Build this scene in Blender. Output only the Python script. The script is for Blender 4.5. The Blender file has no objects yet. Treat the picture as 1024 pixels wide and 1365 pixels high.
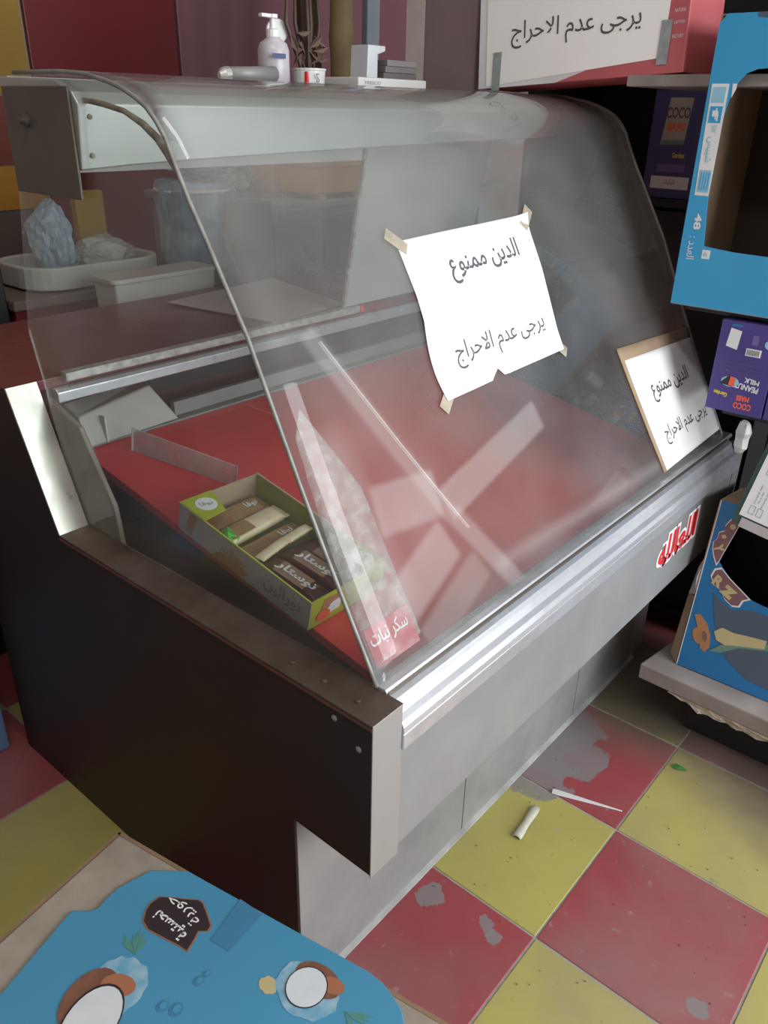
import bpy, bmesh, math, random
from mathutils import Vector, Matrix, noise
random.seed(7)
S = bpy.context.scene
COL = S.collection
V = Vector

# ---------------------------------------------------------------- camera, light, exposure
cam_d = bpy.data.cameras.new('camera'); cam = bpy.data.objects.new('camera', cam_d); COL.objects.link(cam)
YAW, PITCH, ROLL = 0.695517679, 0.463279758, 0.0218649973
fwd = V((math.cos(YAW)*math.cos(PITCH), math.sin(YAW)*math.cos(PITCH), -math.sin(PITCH)))
r0 = V((math.sin(YAW), -math.cos(YAW), 0)); u0 = r0.cross(fwd)
right = math.cos(ROLL)*r0 + math.sin(ROLL)*u0; up = -math.sin(ROLL)*r0 + math.cos(ROLL)*u0
M = Matrix((right, up, -fwd)).transposed().to_4x4(); M.translation = V((-0.93995791, -0.40086648, 1.3538896))
cam.matrix_world = M
cam_d.sensor_width = 36; cam_d.sensor_fit = 'AUTO'; cam_d.lens = 36*1075.944/1365; cam_d.clip_start = .02
S.camera = cam

w = bpy.data.worlds.new('world'); S.world = w; w.use_nodes = True
bg = w.node_tree.nodes['Background']; bg.inputs[0].default_value = (.80, .88, 1.0, 1); bg.inputs[1].default_value = 1.6

def area(name, loc, target, sx, sy, power, col=(1, 1, 1)):
    d = bpy.data.lights.new(name, 'AREA'); d.shape = 'RECTANGLE'; d.size = sx; d.size_y = sy; d.energy = power; d.color = col
    o = bpy.data.objects.new(name, d); COL.objects.link(o); o.location = loc
    o.rotation_euler = (V(target)-V(loc)).to_track_quat('-Z', 'Y').to_euler(); return o
area('shopfront_daylight', (.65, -2.62, 1.55), (.65, 0, 1.35), 2.7, 2.3, 125, (.96, .98, 1.0))
area('added_fill_light', (-.9, -.2, 2.85), (-.9, -.2, 0), .3, 1.2, 12, (1, .95, .9))  # unseen overhead fill, added to brighten the notice above the counter

S.view_settings.view_transform = 'Standard'; S.view_settings.look = 'None'
S.view_settings.gamma = 1; S.view_settings.use_curve_mapping = False
S.view_settings.exposure = 0.12

# ---------------------------------------------------------------- materials
MATS = {}
def mat(name, col, rough=.5, metal=0., col2=None, scale=8., amt=.5, bump=0., spec=.5, detail=4., stretch=(1, 1, 1), coat=0., trans=0., rr=0.):
    if name in MATS: return MATS[name]
    m = bpy.data.materials.new(name); m.use_nodes = True; nt = m.node_tree; N = nt.nodes; L = nt.links
    b = N['Principled BSDF']
    b.inputs['Roughness'].default_value = rough; b.inputs['Metallic'].default_value = metal
    b.inputs['Specular IOR Level'].default_value = spec; b.inputs['Coat Weight'].default_value = coat
    g = N.new('ShaderNodeNewGeometry'); mp = N.new('ShaderNodeMapping'); mp.inputs['Scale'].default_value = stretch
    L.new(g.outputs['Position'], mp.inputs['Vector'])
    n = N.new('ShaderNodeTexNoise'); n.inputs['Scale'].default_value = scale; n.inputs['Detail'].default_value = detail
    L.new(mp.outputs[0], n.inputs['Vector'])
    c2 = col2 if col2 else tuple(c*.75 for c in col)
    mr = N.new('ShaderNodeMapRange'); mr.inputs[1].default_value = .35; mr.inputs[2].default_value = .7; mr.inputs[3].default_value = 0; mr.inputs[4].default_value = amt
    L.new(n.outputs[0], mr.inputs[0])
    mx = N.new('ShaderNodeMix'); mx.data_type = 'RGBA'
    mx.inputs['A'].default_value = (*col, 1); mx.inputs['B'].default_value = (*c2, 1)
    L.new(mr.outputs[0], mx.inputs[0]); L.new(mx.outputs['Result'], b.inputs['Base Color'])
    if rr:
        m2 = N.new('ShaderNodeMapRange'); m2.inputs[1].default_value = .3; m2.inputs[2].default_value = .7
        m2.inputs[3].default_value = max(0, rough-rr); m2.inputs[4].default_value = min(1, rough+rr)
        L.new(n.outputs[0], m2.inputs[0]); L.new(m2.outputs[0], b.inputs['Roughness'])
    if bump:
        n2 = N.new('ShaderNodeTexNoise'); n2.inputs['Scale'].default_value = scale*6; n2.inputs['Detail'].default_value = 3
        L.new(mp.outputs[0], n2.inputs['Vector'])
        bp = N.new('ShaderNodeBump'); bp.inputs['Strength'].default_value = bump; bp.inputs['Distance'].default_value = .004
        L.new(n2.outputs[0], bp.inputs['Height']); L.new(bp.outputs[0], b.inputs['Normal'])
    if trans:   # thin translucent plastic: part of the light goes straight through
        out = N['Material Output']; t = N.new('ShaderNodeBsdfTransparent'); ms = N.new('ShaderNodeMixShader')
        m3 = N.new('ShaderNodeMapRange'); m3.inputs[1].default_value = .3; m3.inputs[2].default_value = .7
        m3.inputs[3].default_value = min(1, trans+.12); m3.inputs[4].default_value = max(0, trans-.2)
        L.new(n.outputs[0], m3.inputs[0]); L.new(m3.outputs[0], ms.inputs[0])
        L.new(b.outputs[0], ms.inputs[1]); L.new(t.outputs[0], ms.inputs[2]); L.new(ms.outputs[0], out.inputs[0])
    MATS[name] = m; return m

steel = mat('brushed_steel', (.38, .38, .37), .42, .4, (.30, .28, .26), 9, .7, rr=.1, stretch=(1, 1, .35))
steel_dull = mat('dull_steel', (.29, .29, .285), .55, .25, (.18, .18, .18), 7, .8, rr=.1, bump=.04)
steel_brown = mat('stained_steel_sill', (.20, .155, .125), .42, .7, (.10, .065, .045), 14, .9, rr=.12, bump=.06)
steel_bright = mat('bright_steel_post', (.78, .76, .68), .33, .85, (.5, .46, .38), 16, .55, rr=.1)
alu = mat('aluminium', (.74, .77, .82), .34, .7, (.42, .42, .42), 26, .65, rr=.08, bump=.03)
alu_dirty = mat('dirty_aluminium', (.62, .61, .58), .42, .6, (.22, .20, .17), 60, .7, bump=.05)
fascia = mat('grey_fascia_sheet', (.31, .315, .315), .45, .3, (.20, .205, .21), 5, .8, rr=.08)
laminate = mat('dark_brown_laminate', (.026, .016, .014), .5, 0, (.035, .018, .015), 3, .8, spec=.35)
lam_edge = mat('rust_red_edge', (.14, .055, .04), .5, 0, (.07, .03, .025), 30, .6)
red_deck = mat('red_deck_laminate', (.64, .045, .045), .34, 0, (.52, .036, .038), 6, .7, rr=.08)
worktop_m = mat('maroon_worktop', (.17, .030, .038), .3, 0, (.12, .022, .028), 5, .7, rr=.08)
dark_in = mat('dark_interior', (.035, .026, .022), .6, 0, (.02, .016, .014), 10, .8)
grime = mat('grimy_sealant', (.30, .27, .20), .7, 0, (.09, .06, .035), 55, .9, bump=.2)
canopy_m = mat('canopy_steel', (.46, .465, .44), .4, .6, (.32, .32, .30), 5, .7, rr=.08, stretch=(.3, 1, 1))
brown_plate = mat('brown_grey_plate', (.12, .105, .085), .5, .3, (.08, .065, .05), 12, .7)
paper = mat('white_paper', (.93, .93, .92), .75, 0, (.86, .85, .82), 6, .5)
ink = mat('grey_black_ink', (.10, .10, .11), .7)
ink_soft = mat('soft_grey_ink', (.22, .22, .23), .7)
board = mat('raw_cardboard', (.36, .26, .17), .85, 0, (.29, .20, .125), 20, .7, bump=.08)
board_dark = mat('brown_cardboard', (.26, .165, .10), .85, 0, (.19, .12, .07), 20, .7, bump=.08)
cyan = mat('cyan_print_card', (.035, .33, .60), .45, 0, (.03, .28, .52), 5, .6)
cyan_dull = mat('faded_cyan_card', (.060, .27, .43), .5, 0, (.05, .22, .36), 4, .8)
cyan_line = mat('deeper_cyan_print', (.05, .20, .34), .5)
white_print = mat('white_print', (.75, .77, .78), .6)
pale_cyan = mat('pale_cyan_print', (.28, .55, .70), .6)
purple = mat('purple_print_card', (.065, .045, .23), .45, 0, (.05, .035, .17), 8, .6)
purple_lt = mat('lilac_print', (.15, .11, .30), .5)
orange_p = mat('orange_print', (.80, .13, .06), .5)
yellow_p = mat('yellow_print', (.75, .62, .05), .5)
red_p = mat('red_print', (.70, .02, .025), .45)
green_dk = mat('dark_green_card', (.030, .075, .060), .5)
snack_blue = mat('snack_box_blue', (.018, .17, .40), .45, 0, (.015, .13, .32), 6, .7)
slate_p = mat('slate_print', (.07, .10, .15), .55)
mauve_p = mat('mauve_print', (.20, .10, .11), .55)
straw_p = mat('straw_print', (.50, .43, .22), .55)
tan_p = mat('tan_print', (.42, .20, .09), .55)
sage_p = mat('sage_print', (.13, .25, .20), .55)
lime = mat('lime_green_card', (.40, .44, .03), .45, 0, (.32, .37, .03), 10, .6)
lime_lt = mat('pale_lime_card', (.52, .58, .12), .45)
olive = mat('olive_inner_card', (.22, .25, .03), .55, 0, (.14, .17, .03), 12, .7)
grey_card = mat('grey_white_card', (.42, .40, .40), .6, 0, (.33, .31, .31), 9, .6)
gold = mat('gold_wrapper', (.42, .26, .12), .32, .25, (.30, .17, .07), 40, .7, bump=.15)
cream_w = mat('cream_wrapper', (.74, .62, .42), .35, .1, (.6, .46, .28), 40, .6, bump=.12)
choc = mat('chocolate_wrapper', (.07, .025, .02), .3, .2, (.12, .05, .035), 30, .7, bump=.12)
taupe = mat('taupe_wrapper', (.33, .22, .15), .35, .2, (.26, .16, .11), 30, .6)
green_f = mat('green_foil', (.10, .50, .06), .3, .3)
white_pl = mat('white_plastic', (.66, .67, .66), .4, 0, (.56, .56, .54), 10, .5)
cream_pl = mat('cream_plastic', (.48, .46, .42), .45, 0, (.40, .37, .34), 6, .6)
blue_film = mat('bluish_clear_film', (.30, .42, .52), .25, 0, (.5, .6, .66), 14, .6, trans=.35, bump=.4)
grey_film = mat('grey_clear_film', (.42, .44, .42), .25, 0, (.6, .62, .6), 18, .6, trans=.45, bump=.5)
ledge_m = mat('dusty_grey_board', (.30, .265, .25), .7, 0, (.20, .17, .155), 12, .8, bump=.08)
foam_m = mat('torn_foam', (.62, .58, .52), .9, 0, (.30, .22, .15), 30, .6, bump=.5)
wood = mat('bamboo_wood', (.36, .29, .14), .6, 0, (.24, .18, .08), 12, .8)
dark_wood = mat('dark_brown_board', (.055, .03, .022), .6)
blue_grey = mat('blue_grey_plank', (.36, .42, .48), .5)
black_m = mat('black_plastic', (.018, .020, .026), .4, 0, (.03, .035, .045), 4, .6)
near_black = mat('black_rack_paint', (.010, .010, .012), .6)
amber = mat('amber_plastic', (.55, .27, .05), .45, 0, (.45, .21, .04), 8, .5)
grey_pan = mat('pale_grey_panel', (.40, .40, .38), .5, 0, (.33, .33, .315), 3, .7)
wall_red = mat('red_gloss_panel', (.19, .022, .028), .35, 0, (.14, .016, .022), 2, .6, rr=.06)
wall_pink = mat('mauve_gloss_panel', (.27, .125, .15), .4, 0, (.23, .10, .125), 2, .6)
wall_yel = mat('yellow_wall_paint', (.36, .22, .03), .6, 0, (.28, .17, .03), 4, .6)
wall_orr = mat('rust_wall_paint', (.20, .045, .03), .6)
wall_ora = mat('orange_wall_paint', (.45, .21, .02), .6)
wall_tau = mat('taupe_wall_paint', (.13, .095, .075), .7)
wall_m = mat('plain_wall_paint', (.42, .34, .31), .8)
ceil_m = mat('ceiling_paint', (.55, .53, .50), .9)
screw_m = mat('dark_screw', (.14, .12, .10), .4, .7)
bone = mat('coconut_flesh', (.62, .66, .68), .5, 0, (.50, .55, .58), 25, .5)
husk = mat('coconut_husk', (.20, .085, .05), .7, 0, (.12, .05, .03), 60, .8)
husk_lt = mat('coconut_rim', (.36, .14, .07), .6)
haze_p = mat('pale_splash_print', (.12, .33, .47), .5, 0, (.36, .50, .58), 60, .8)
frond = mat('frond_print', (.08, .24, .20), .6)
choc_badge = mat('dark_badge_print', (.030, .018, .020), .5)
badge_rim = mat('badge_rim_print', (.28, .13, .07), .5)
leaf_m = mat('green_leaf', (.05, .22, .05), .5)
tape_m = mat('silver_grey_tape', (.34, .37, .38), .4, 0, (.20, .22, .23), 60, .7)
frost = mat('frosted_acrylic', (.62, .55, .55), .3, 0, (.5, .42, .42), 20, .6, trans=.62)
grout_m = mat('grout', (.36, .34, .32), .9, 0, (.22, .20, .18), 30, .7)

def tile_mat(name, c1, c2):
    """painted cement tile: paint worn to grey in places, grimy towards the counter foot"""
    m = bpy.data.materials.new(name); m.use_nodes = True; nt = m.node_tree; N = nt.nodes; L = nt.links
    b = N['Principled BSDF']; b.inputs['Roughness'].default_value = .55
    g = N.new('ShaderNodeNewGeometry')
    def nz(scale, detail=5):
        n = N.new('ShaderNodeTexNoise'); n.inputs['Scale'].default_value = scale; n.inputs['Detail'].default_value = detail
        L.new(g.outputs['Position'], n.inputs['Vector']); return n.outputs[0]
    def ramp(src, a, b_, lo=0, hi=1):
        r = N.new('ShaderNodeMapRange'); r.inputs[1].default_value = a; r.inputs[2].default_value = b_; r.inputs[3].default_value = lo; r.inputs[4].default_value = hi
        L.new(src, r.inputs[0]); return r.outputs[0]
    def mix(f, A, B):
        x = N.new('ShaderNodeMix'); x.data_type = 'RGBA'; L.new(f, x.inputs[0])
        for k, q in (('A', A), ('B', B)):
            if isinstance(q, tuple): x.inputs[k].default_value = (*q, 1)
            else: L.new(q, x.inputs[k])
        return x.outputs['Result']
    def math_(op, a, b_=None):
        x = N.new('ShaderNodeMath'); x.operation = op
        for i, q in enumerate((a, b_)):
            if q is None: continue
            if isinstance(q, (int, float)): x.inputs[i].default_value = q
            else: L.new(q, x.inputs[i])
        return x.outputs[0]
    col = mix(ramp(nz(5), .35, .7), c1, c2)
    col = mix(ramp(nz(90, 2), .70, .78, 0, .5), col, (.10, .09, .06))
    col = mix(ramp(nz(2.2, 6), .46, .72, 0, .45), col, (.27, .24, .23))
    col = mix(ramp(nz(34, 3), .66, .74, 0, .35), col, (.36, .30, .29))
    # worn patches with a shape of their own
    for (cx, cy, r) in WORN:
        vd = N.new('ShaderNodeVectorMath'); vd.operation = 'DISTANCE'; vd.inputs[1].default_value = (cx, cy, 0)
        L.new(g.outputs['Position'], vd.inputs[0])
        d = math_('ADD', vd.outputs['Value'], math_('MULTIPLY', math_('SUBTRACT', nz(22, 6), .5), .11))
        f = ramp(d, r*.92, r, 1, 0)
        f = math_('MULTIPLY', f, .82)
        col = mix(f, col, (.21, .20, .205))
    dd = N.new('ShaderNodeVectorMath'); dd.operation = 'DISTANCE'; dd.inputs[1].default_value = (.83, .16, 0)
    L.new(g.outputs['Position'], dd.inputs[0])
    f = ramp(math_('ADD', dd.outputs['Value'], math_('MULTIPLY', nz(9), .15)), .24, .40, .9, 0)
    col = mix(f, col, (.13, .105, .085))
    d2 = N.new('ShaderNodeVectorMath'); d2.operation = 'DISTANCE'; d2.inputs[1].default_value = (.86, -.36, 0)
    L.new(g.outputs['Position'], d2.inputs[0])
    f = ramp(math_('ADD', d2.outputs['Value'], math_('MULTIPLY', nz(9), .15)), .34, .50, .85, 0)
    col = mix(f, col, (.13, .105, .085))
    L.new(col, b.inputs['Base Color'])
    bp = N.new('ShaderNodeBump'); bp.inputs['Strength'].default_value = .12; bp.inputs['Distance'].default_value = .003
    L.new(nz(70), bp.inputs['Height']); L.new(bp.outputs[0], b.inputs['Normal'])
    return m
WORN = [(.37, .22, .090), (.46, .20, .095), (.55, .22, .075), (-.055, .193, .028), (-.038, .088, .010), (-.05, .052, .011), (.069, -.273, .012), (.338, -.216, .009)]
tile_red = tile_mat('red_painted_tile', (.31, .055, .062), (.26, .05, .056))
tile_yel = tile_mat('yellow_painted_tile', (.41, .37, .10), (.35, .31, .09))

def glass_mat(name, dust=.05, refl_bands=(), tint=(.93, .96, .95)):
    """thin pane: clear with fresnel reflection, plus a film of dust and pale stripes painted in to imitate reflections (in metres on the pane)"""
    m = bpy.data.materials.new(name); m.use_nodes = True; nt = m.node_tree; N = nt.nodes; L = nt.links
    for n in list(N):
        if n.type != 'OUTPUT_MATERIAL': N.remove(n)
    out = [n for n in N if n.type == 'OUTPUT_MATERIAL'][0]
    def math_(op, *a, clamp=False):
        x = N.new('ShaderNodeMath'); x.operation = op; x.use_clamp = clamp
        for i, q in enumerate(a):
            if isinstance(q, (int, float)): x.inputs[i].default_value = q
            else: L.new(q, x.inputs[i])
        return x.outputs[0]
    t = N.new('ShaderNodeBsdfTransparent'); t.inputs[0].default_value = (*tint, 1)
    gl = N.new('ShaderNodeBsdfGlossy'); gl.inputs['Roughness'].default_value = .015
    lw = N.new('ShaderNodeLayerWeight'); lw.inputs[0].default_value = .5
    frs = math_('ADD', .035, math_('MULTIPLY', math_('POWER', lw.outputs['Facing'], 5), .96))
    m1 = N.new('ShaderNodeMixShader'); L.new(frs, m1.inputs[0]); L.new(t.outputs[0], m1.inputs[1]); L.new(gl.outputs[0], m1.inputs[2])
    df = N.new('ShaderNodeBsdfDiffuse'); df.inputs[0].default_value = (.72, .70, .68, 1)
    g = N.new('ShaderNodeNewGeometry')
    n1 = N.new('ShaderNodeTexNoise'); n1.inputs['Scale'].default_value = 5; n1.inputs['Detail'].default_value = 5
    L.new(g.outputs['Position'], n1.inputs['Vector'])
    n2 = N.new('ShaderNodeTexNoise'); n2.inputs['Scale'].default_value = 160; n2.inputs['Detail'].default_value = 2
    L.new(g.outputs['Position'], n2.inputs['Vector'])
    f = math_('MULTIPLY', n1.outputs[0], dust*2)
    sp = math_('MULTIPLY', math_('SUBTRACT', n2.outputs[0], .735, clamp=True), 6, clamp=True)
    f = math_('ADD', f, math_('MULTIPLY', sp, .5))
    if refl_bands:
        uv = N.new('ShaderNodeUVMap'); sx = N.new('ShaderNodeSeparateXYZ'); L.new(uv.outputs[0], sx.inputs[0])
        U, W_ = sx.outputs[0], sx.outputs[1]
        for (x0, y0), (x1, y1), hw, soft, st in refl_bands:
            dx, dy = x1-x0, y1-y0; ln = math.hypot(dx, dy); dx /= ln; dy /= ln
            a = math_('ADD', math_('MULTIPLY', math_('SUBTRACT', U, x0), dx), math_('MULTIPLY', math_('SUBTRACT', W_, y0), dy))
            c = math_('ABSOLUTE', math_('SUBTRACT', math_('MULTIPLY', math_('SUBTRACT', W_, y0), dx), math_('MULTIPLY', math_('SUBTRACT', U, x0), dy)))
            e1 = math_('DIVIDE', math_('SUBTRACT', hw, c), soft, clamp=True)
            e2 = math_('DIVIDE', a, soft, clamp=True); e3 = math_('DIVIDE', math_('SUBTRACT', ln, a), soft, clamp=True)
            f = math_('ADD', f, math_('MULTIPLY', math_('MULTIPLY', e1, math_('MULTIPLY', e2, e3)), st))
    f = math_('MINIMUM', f, .6)
    m2 = N.new('ShaderNodeMixShader'); L.new(f, m2.inputs[0]); L.new(m1.outputs[0], m2.inputs[1]); L.new(df.outputs[0], m2.inputs[2])
    L.new(m2.outputs[0], out.inputs[0]); return m
REFLECTION_BANDS = [((-.21, .46), (-.05, .14), .020, .010, .07), ((-.05, .15), (.06, -.03), .022, .010, .08),  # soft stripes painting reflections into the glass colour, plus one thin streak
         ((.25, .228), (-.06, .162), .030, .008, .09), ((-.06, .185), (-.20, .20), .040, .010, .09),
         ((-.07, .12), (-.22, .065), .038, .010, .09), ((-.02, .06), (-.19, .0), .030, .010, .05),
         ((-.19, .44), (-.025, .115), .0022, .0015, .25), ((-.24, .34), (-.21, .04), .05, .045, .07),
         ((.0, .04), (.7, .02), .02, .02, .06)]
glass_front = glass_mat('dusty_glass_painted_reflections', .062, REFLECTION_BANDS)  # real dust, raised for haze, with reflections painted in as pale stripes
glass_side = glass_mat('dusty_side_glass', .05)

# ---------------------------------------------------------------- helpers
W = {}
class Fr:
    def __init__(s, o=(0, 0, 0), ex=(1, 0, 0), ey=(0, 1, 0), ez=None):
        s.o = V(o); s.x = V(ex).normalized(); s.y = V(ey); s.y = (s.y-s.x*s.y.dot(s.x)).normalized(); s.z = V(ez).normalized() if ez else s.x.cross(s.y)
    def __call__(s, a, b=0, c=0): return s.o+s.x*a+s.y*b+s.z*c
ID = Fr()

def props(o, label=None, cat=None, group=None, kind=None):
    for k, v in (('label', label), ('category', cat), ('group', group), ('kind', kind)):
        if v: o[k] = v
    return o
def thing(name, loc, label, cat, group=None):
    o = bpy.data.objects.new(name, None); o.empty_display_size = .05; COL.objects.link(o); o.location = loc
    W[o] = V(loc); return props(o, label, cat, group)

class MB:
    def __init__(s, fr=ID): s.bm = bmesh.new(); s.fr = fr
    def poly3(s, vs, faces):
        b = [s.bm.verts.new(s.fr(*v)) for v in vs]
        for f in faces:
            try: s.bm.faces.new([b[i] for i in f])
            except ValueError: pass
        return s
    def box(s, x0, x1, y0, y1, z0, z1):
        vs = [(x, y, z) for x in (x0, x1) for y in (y0, y1) for z in (z0, z1)]
        return s.poly3(vs, [(0, 1, 3, 2), (4, 6, 7, 5), (0, 4, 5, 1), (2, 3, 7, 6), (0, 2, 6, 4), (1, 5, 7, 3)])
    def prism(s, poly, ax, c0, c1):
        def P(a, b, c): return (c, a, b) if ax == 0 else ((a, c, b) if ax == 1 else (a, b, c))
        n = len(poly); vs = [P(a, b, c0) for a, b in poly]+[P(a, b, c1) for a, b in poly]
        return s.poly3(vs, [tuple(range(n)), tuple(range(2*n-1, n-1, -1))]+[(i, (i+1) % n, n+(i+1) % n, n+i) for i in range(n)])
    def plate(s, outer, holes, t, ax=2, c=0.):
        """flat plate with holes, outer and holes given in the plane"""
        def P(a, b, k): return (k, a, b) if ax == 0 else ((a, k, b) if ax == 1 else (a, b, k))
        tmp = bmesh.new(); es = []
        for loop in [outer]+holes:
            vs = [tmp.verts.new(P(a, b, c)) for a, b in loop]
            es += [tmp.edges.new((vs[i], vs[(i+1) % len(vs)])) for i in range(len(vs))]
        bmesh.ops.triangle_fill(tmp, use_beauty=True, use_dissolve=False, edges=es)
        r = bmesh.ops.extrude_face_region(tmp, geom=tmp.faces[:])
        d = V(P(0, 0, t))
        for v in r['geom']:
            if isinstance(v, bmesh.types.BMVert): v.co += d
        tmp.verts.index_update()
        s.poly3([tuple(v.co) for v in tmp.verts], [tuple(v.index for v in f.verts) for f in tmp.faces]); tmp.free(); return s
    def grid(s, fn, nu, nv, t=None):
        """fn(a,b) world or frame point; t = thickness vector fn or None"""
        vs = [tuple(fn(i/nu, j/nv)) for i in range(nu+1) for j in range(nv+1)]
        fs = [(i*(nv+1)+j, (i+1)*(nv+1)+j, (i+1)*(nv+1)+j+1, i*(nv+1)+j+1) for i in range(nu) for j in range(nv)]
        return s.poly3(vs, fs)
    def tube(s, path, r, n=10, cap=True):
        path = [V(p) for p in path]; vs = []; fs = []; prev = None
        for i, p in enumerate(path):
            t = (path[min(i+1, len(path)-1)]-path[max(i-1, 0)]).normalized()
            a = prev if prev is not None else (V((0, 0, 1)) if abs(t.z) < .9 else V((1, 0, 0)))
            a = (a-t*a.dot(t)).normalized(); prev = a; b = t.cross(a)
            rr = r[i] if isinstance(r, (list, tuple)) else r
            vs += [tuple(p+(a*math.cos(2*math.pi*k/n)+b*math.sin(2*math.pi*k/n))*rr) for k in range(n)]
        for i in range(len(path)-1):
            fs += [(i*n+k, i*n+(k+1) % n, (i+1)*n+(k+1) % n, (i+1)*n+k) for k in range(n)]
        if cap: fs += [tuple(range(n-1, -1, -1)), tuple(range((len(path)-1)*n, len(path)*n))]
        return s.poly3(vs, fs)
    def lathe(s, prof, c=(0, 0, 0), n=20):
        vs = []; fs = []
        for r, z in prof: vs += [(c[0]+r*math.cos(2*math.pi*k/n), c[1]+r*math.sin(2*math.pi*k/n), c[2]+z) for k in range(n)]
        m = len(prof)
        for i in range(m-1): fs += [(i*n+k, i*n+(k+1) % n, (i+1)*n+(k+1) % n, (i+1)*n+k) for k in range(n)]
        fs += [tuple(range(n-1, -1, -1)), tuple(range((m-1)*n, m*n))]
        return s.poly3(vs, fs)
    def build(s, name, material, parent=None, bevel=0, smooth=False, base=None, solid=0, weld=True, seg=2):
        bm = s.bm
        if weld: bmesh.ops.remove_doubles(bm, verts=bm.verts, dist=1e-6)
        bmesh.ops.recalc_face_normals(bm, faces=bm.faces)
        off = W[parent] if parent is not None else (V(base) if base is not None else V((0, 0, 0)))
        for v in bm.verts: v.co -= off
        me = bpy.data.meshes.new(name); bm.to_mesh(me); bm.free(); me.materials.append(material)
        o = bpy.data.objects.new(name, me); COL.objects.link(o)
        if parent is not None: o.parent = parent
        else: o.location = off
        W[o] = off.copy()
        if smooth:
            for p in me.polygons: p.use_smooth = True
        if solid:
            q = o.modifiers.new('solid', 'SOLIDIFY'); q.thickness = solid; q.offset = 0
        if bevel:
            q = o.modifiers.new('bevel', 'BEVEL'); q.width = bevel; q.segments = seg; q.limit_method = 'ANGLE'; q.angle_limit = math.radians(40)
        return o

# Arabic letter forms (isolated, final, initial, medial)
AR = {'ا': ('\uFE8D', '\uFE8E'), 'د': ('\uFEA9', '\uFEAA'), 'ر': ('\uFEAD', '\uFEAE'), 'ز': ('\uFEAF', '\uFEB0'), 'و': ('\uFEED', '\uFEEE'),
      'ى': ('\uFEEF', '\uFEF0'), 'ة': ('\uFE93', '\uFE94')}
for ch, b in (('ب', 0xFE8F), ('ت', 0xFE95), ('ج', 0xFE9D), ('ح', 0xFEA1), ('خ', 0xFEA5), ('س', 0xFEB1), ('ش', 0xFEB5), ('ع', 0xFEC9), ('ف', 0xFED1),
              ('ك', 0xFED9), ('ل', 0xFEDD), ('م', 0xFEE1), ('ن', 0xFEE5), ('ه', 0xFEE9), ('ي', 0xFEF1)):
    AR[ch] = tuple(chr(b+i) for i in range(4))
def shape_ar(t):
    out = []
    i = 0; prev = False
    while i < len(t):
        c = t[i]
        if t[i:i+2] == 'لا':
            out.append('\uFEFC' if prev else '\uFEFB'); prev = False; i += 2; continue
        if c not in AR: out.append(c); prev = False; i += 1; continue
        f = AR[c]; nxt = i+1 < len(t) and t[i+1] in AR and len(f) == 4
        out.append(f[(3 if nxt else 1) if prev else (2 if nxt else 0)]); prev = nxt; i += 1
    return ''.join(reversed(out))

AIN = [(.33, .36), (.24, .43), (.13, .41), (.07, .31), (.10, .21), (.20, .165), (.36, .185), (.24, .15), (.11, .06), (.04, -.08), (.04, -.22), (.12, -.33), (.26, -.38), (.42, -.37), (.55, -.32)]
def ribbon(pts, w_):
    vs = []; n = len(pts)
    for i, p in enumerate(pts):
        if 5 <= i <= 7: w2 = w_*.8
        else: w2 = w_*(.55 if i in (0, n-1) else 1.1)
        a, b = V((*pts[max(i-1, 0)], 0)), V((*pts[min(i+1, n-1)], 0)); d = (b-a).normalized() if (b-a).length > .06 else V((1, 0, 0))
        vs += [(p[0]-d.y*w2, p[1]+d.x*w2), (p[0]+d.y*w2, p[1]-d.x*w2)]
    return vs, [(2*i, 2*i+1, 2*i+3, 2*i+2) for i in range(n-1)]
def text2d(s, bold=0., res=3):
    ain = s.endswith('وع')
    if ain: s = s[:-1]
    if any(ch in AR for ch in s): s = shape_ar(s)
    cu = bpy.data.curves.new('lettering', 'FONT'); cu.body = s; cu.offset = bold; cu.resolution_u = res; cu.fill_mode = 'FRONT'
    o = bpy.data.objects.new('lettering', cu); COL.objects.link(o); bpy.context.view_layer.update()
    me = bpy.data.meshes.new_from_object(o); vs = [(v.co.x, v.co.y) for v in me.vertices]; fs = [tuple(p.vertices) for p in me.polygons]
    bpy.data.objects.remove(o); bpy.data.curves.remove(cu); bpy.data.meshes.remove(me)
    if ain:
        av, af = ribbon(AIN, .038+bold); k = len(vs); vs = vs+[(x-.52, y) for x, y in av]; fs = fs+[tuple(i+k for i in f_) for f_ in af]
    x0, x1 = min(v[0] for v in vs), max(v[0] for v in vs); y0, y1 = min(v[1] for v in vs), max(v[1] for v in vs)
    return [((x-x0)/(x1-x0)-.5, (y-y0)/(y1-y0)-.5) for x, y in vs], fs
def put_text(s, fn, cx, cy, wd, ht, material, parent, rot=0., bold=0., name='lettering'):
    """fn(a,b) -> point on the surface; the text box is centred at cx,cy, wd x ht, turned by rot"""
    vs, fs = text2d(s, bold); c, q = math.cos(rot), math.sin(rot)
    pts = [tuple(fn(cx+(x*wd)*c-(y*ht)*q, cy+(x*wd)*q+(y*ht)*c)) for x, y in vs]
    mb = MB(); mb.poly3(pts, fs); return mb.build(name, material, parent, weld=False)
def decal(fr, poly, material, parent, name='printed_patch', t=.0004, lift=0.0002):
    """flat print: poly in the frame's xy plane"""
    return MB(fr).plate(poly, [], t, 2, lift).build(name, material, parent)
def ell(cx, cy, rx, ry, n=24, rot=0, a0=0, a1=2*math.pi, jit=0.):
    out = []
    for k in range(n):
        a = a0+(a1-a0)*k/(n if a1-a0 > 6.28 else n-1); j = 1+random.uniform(-jit, jit)
        x, y = rx*math.cos(a)*j, ry*math.sin(a)*j
        out.append((cx+x*math.cos(rot)-y*math.sin(rot), cy+x*math.sin(rot)+y*math.cos(rot)))
    return out
def rect(x0, x1, y0, y1): return [(x0, y0), (x1, y0), (x1, y1), (x0, y1)]
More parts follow.
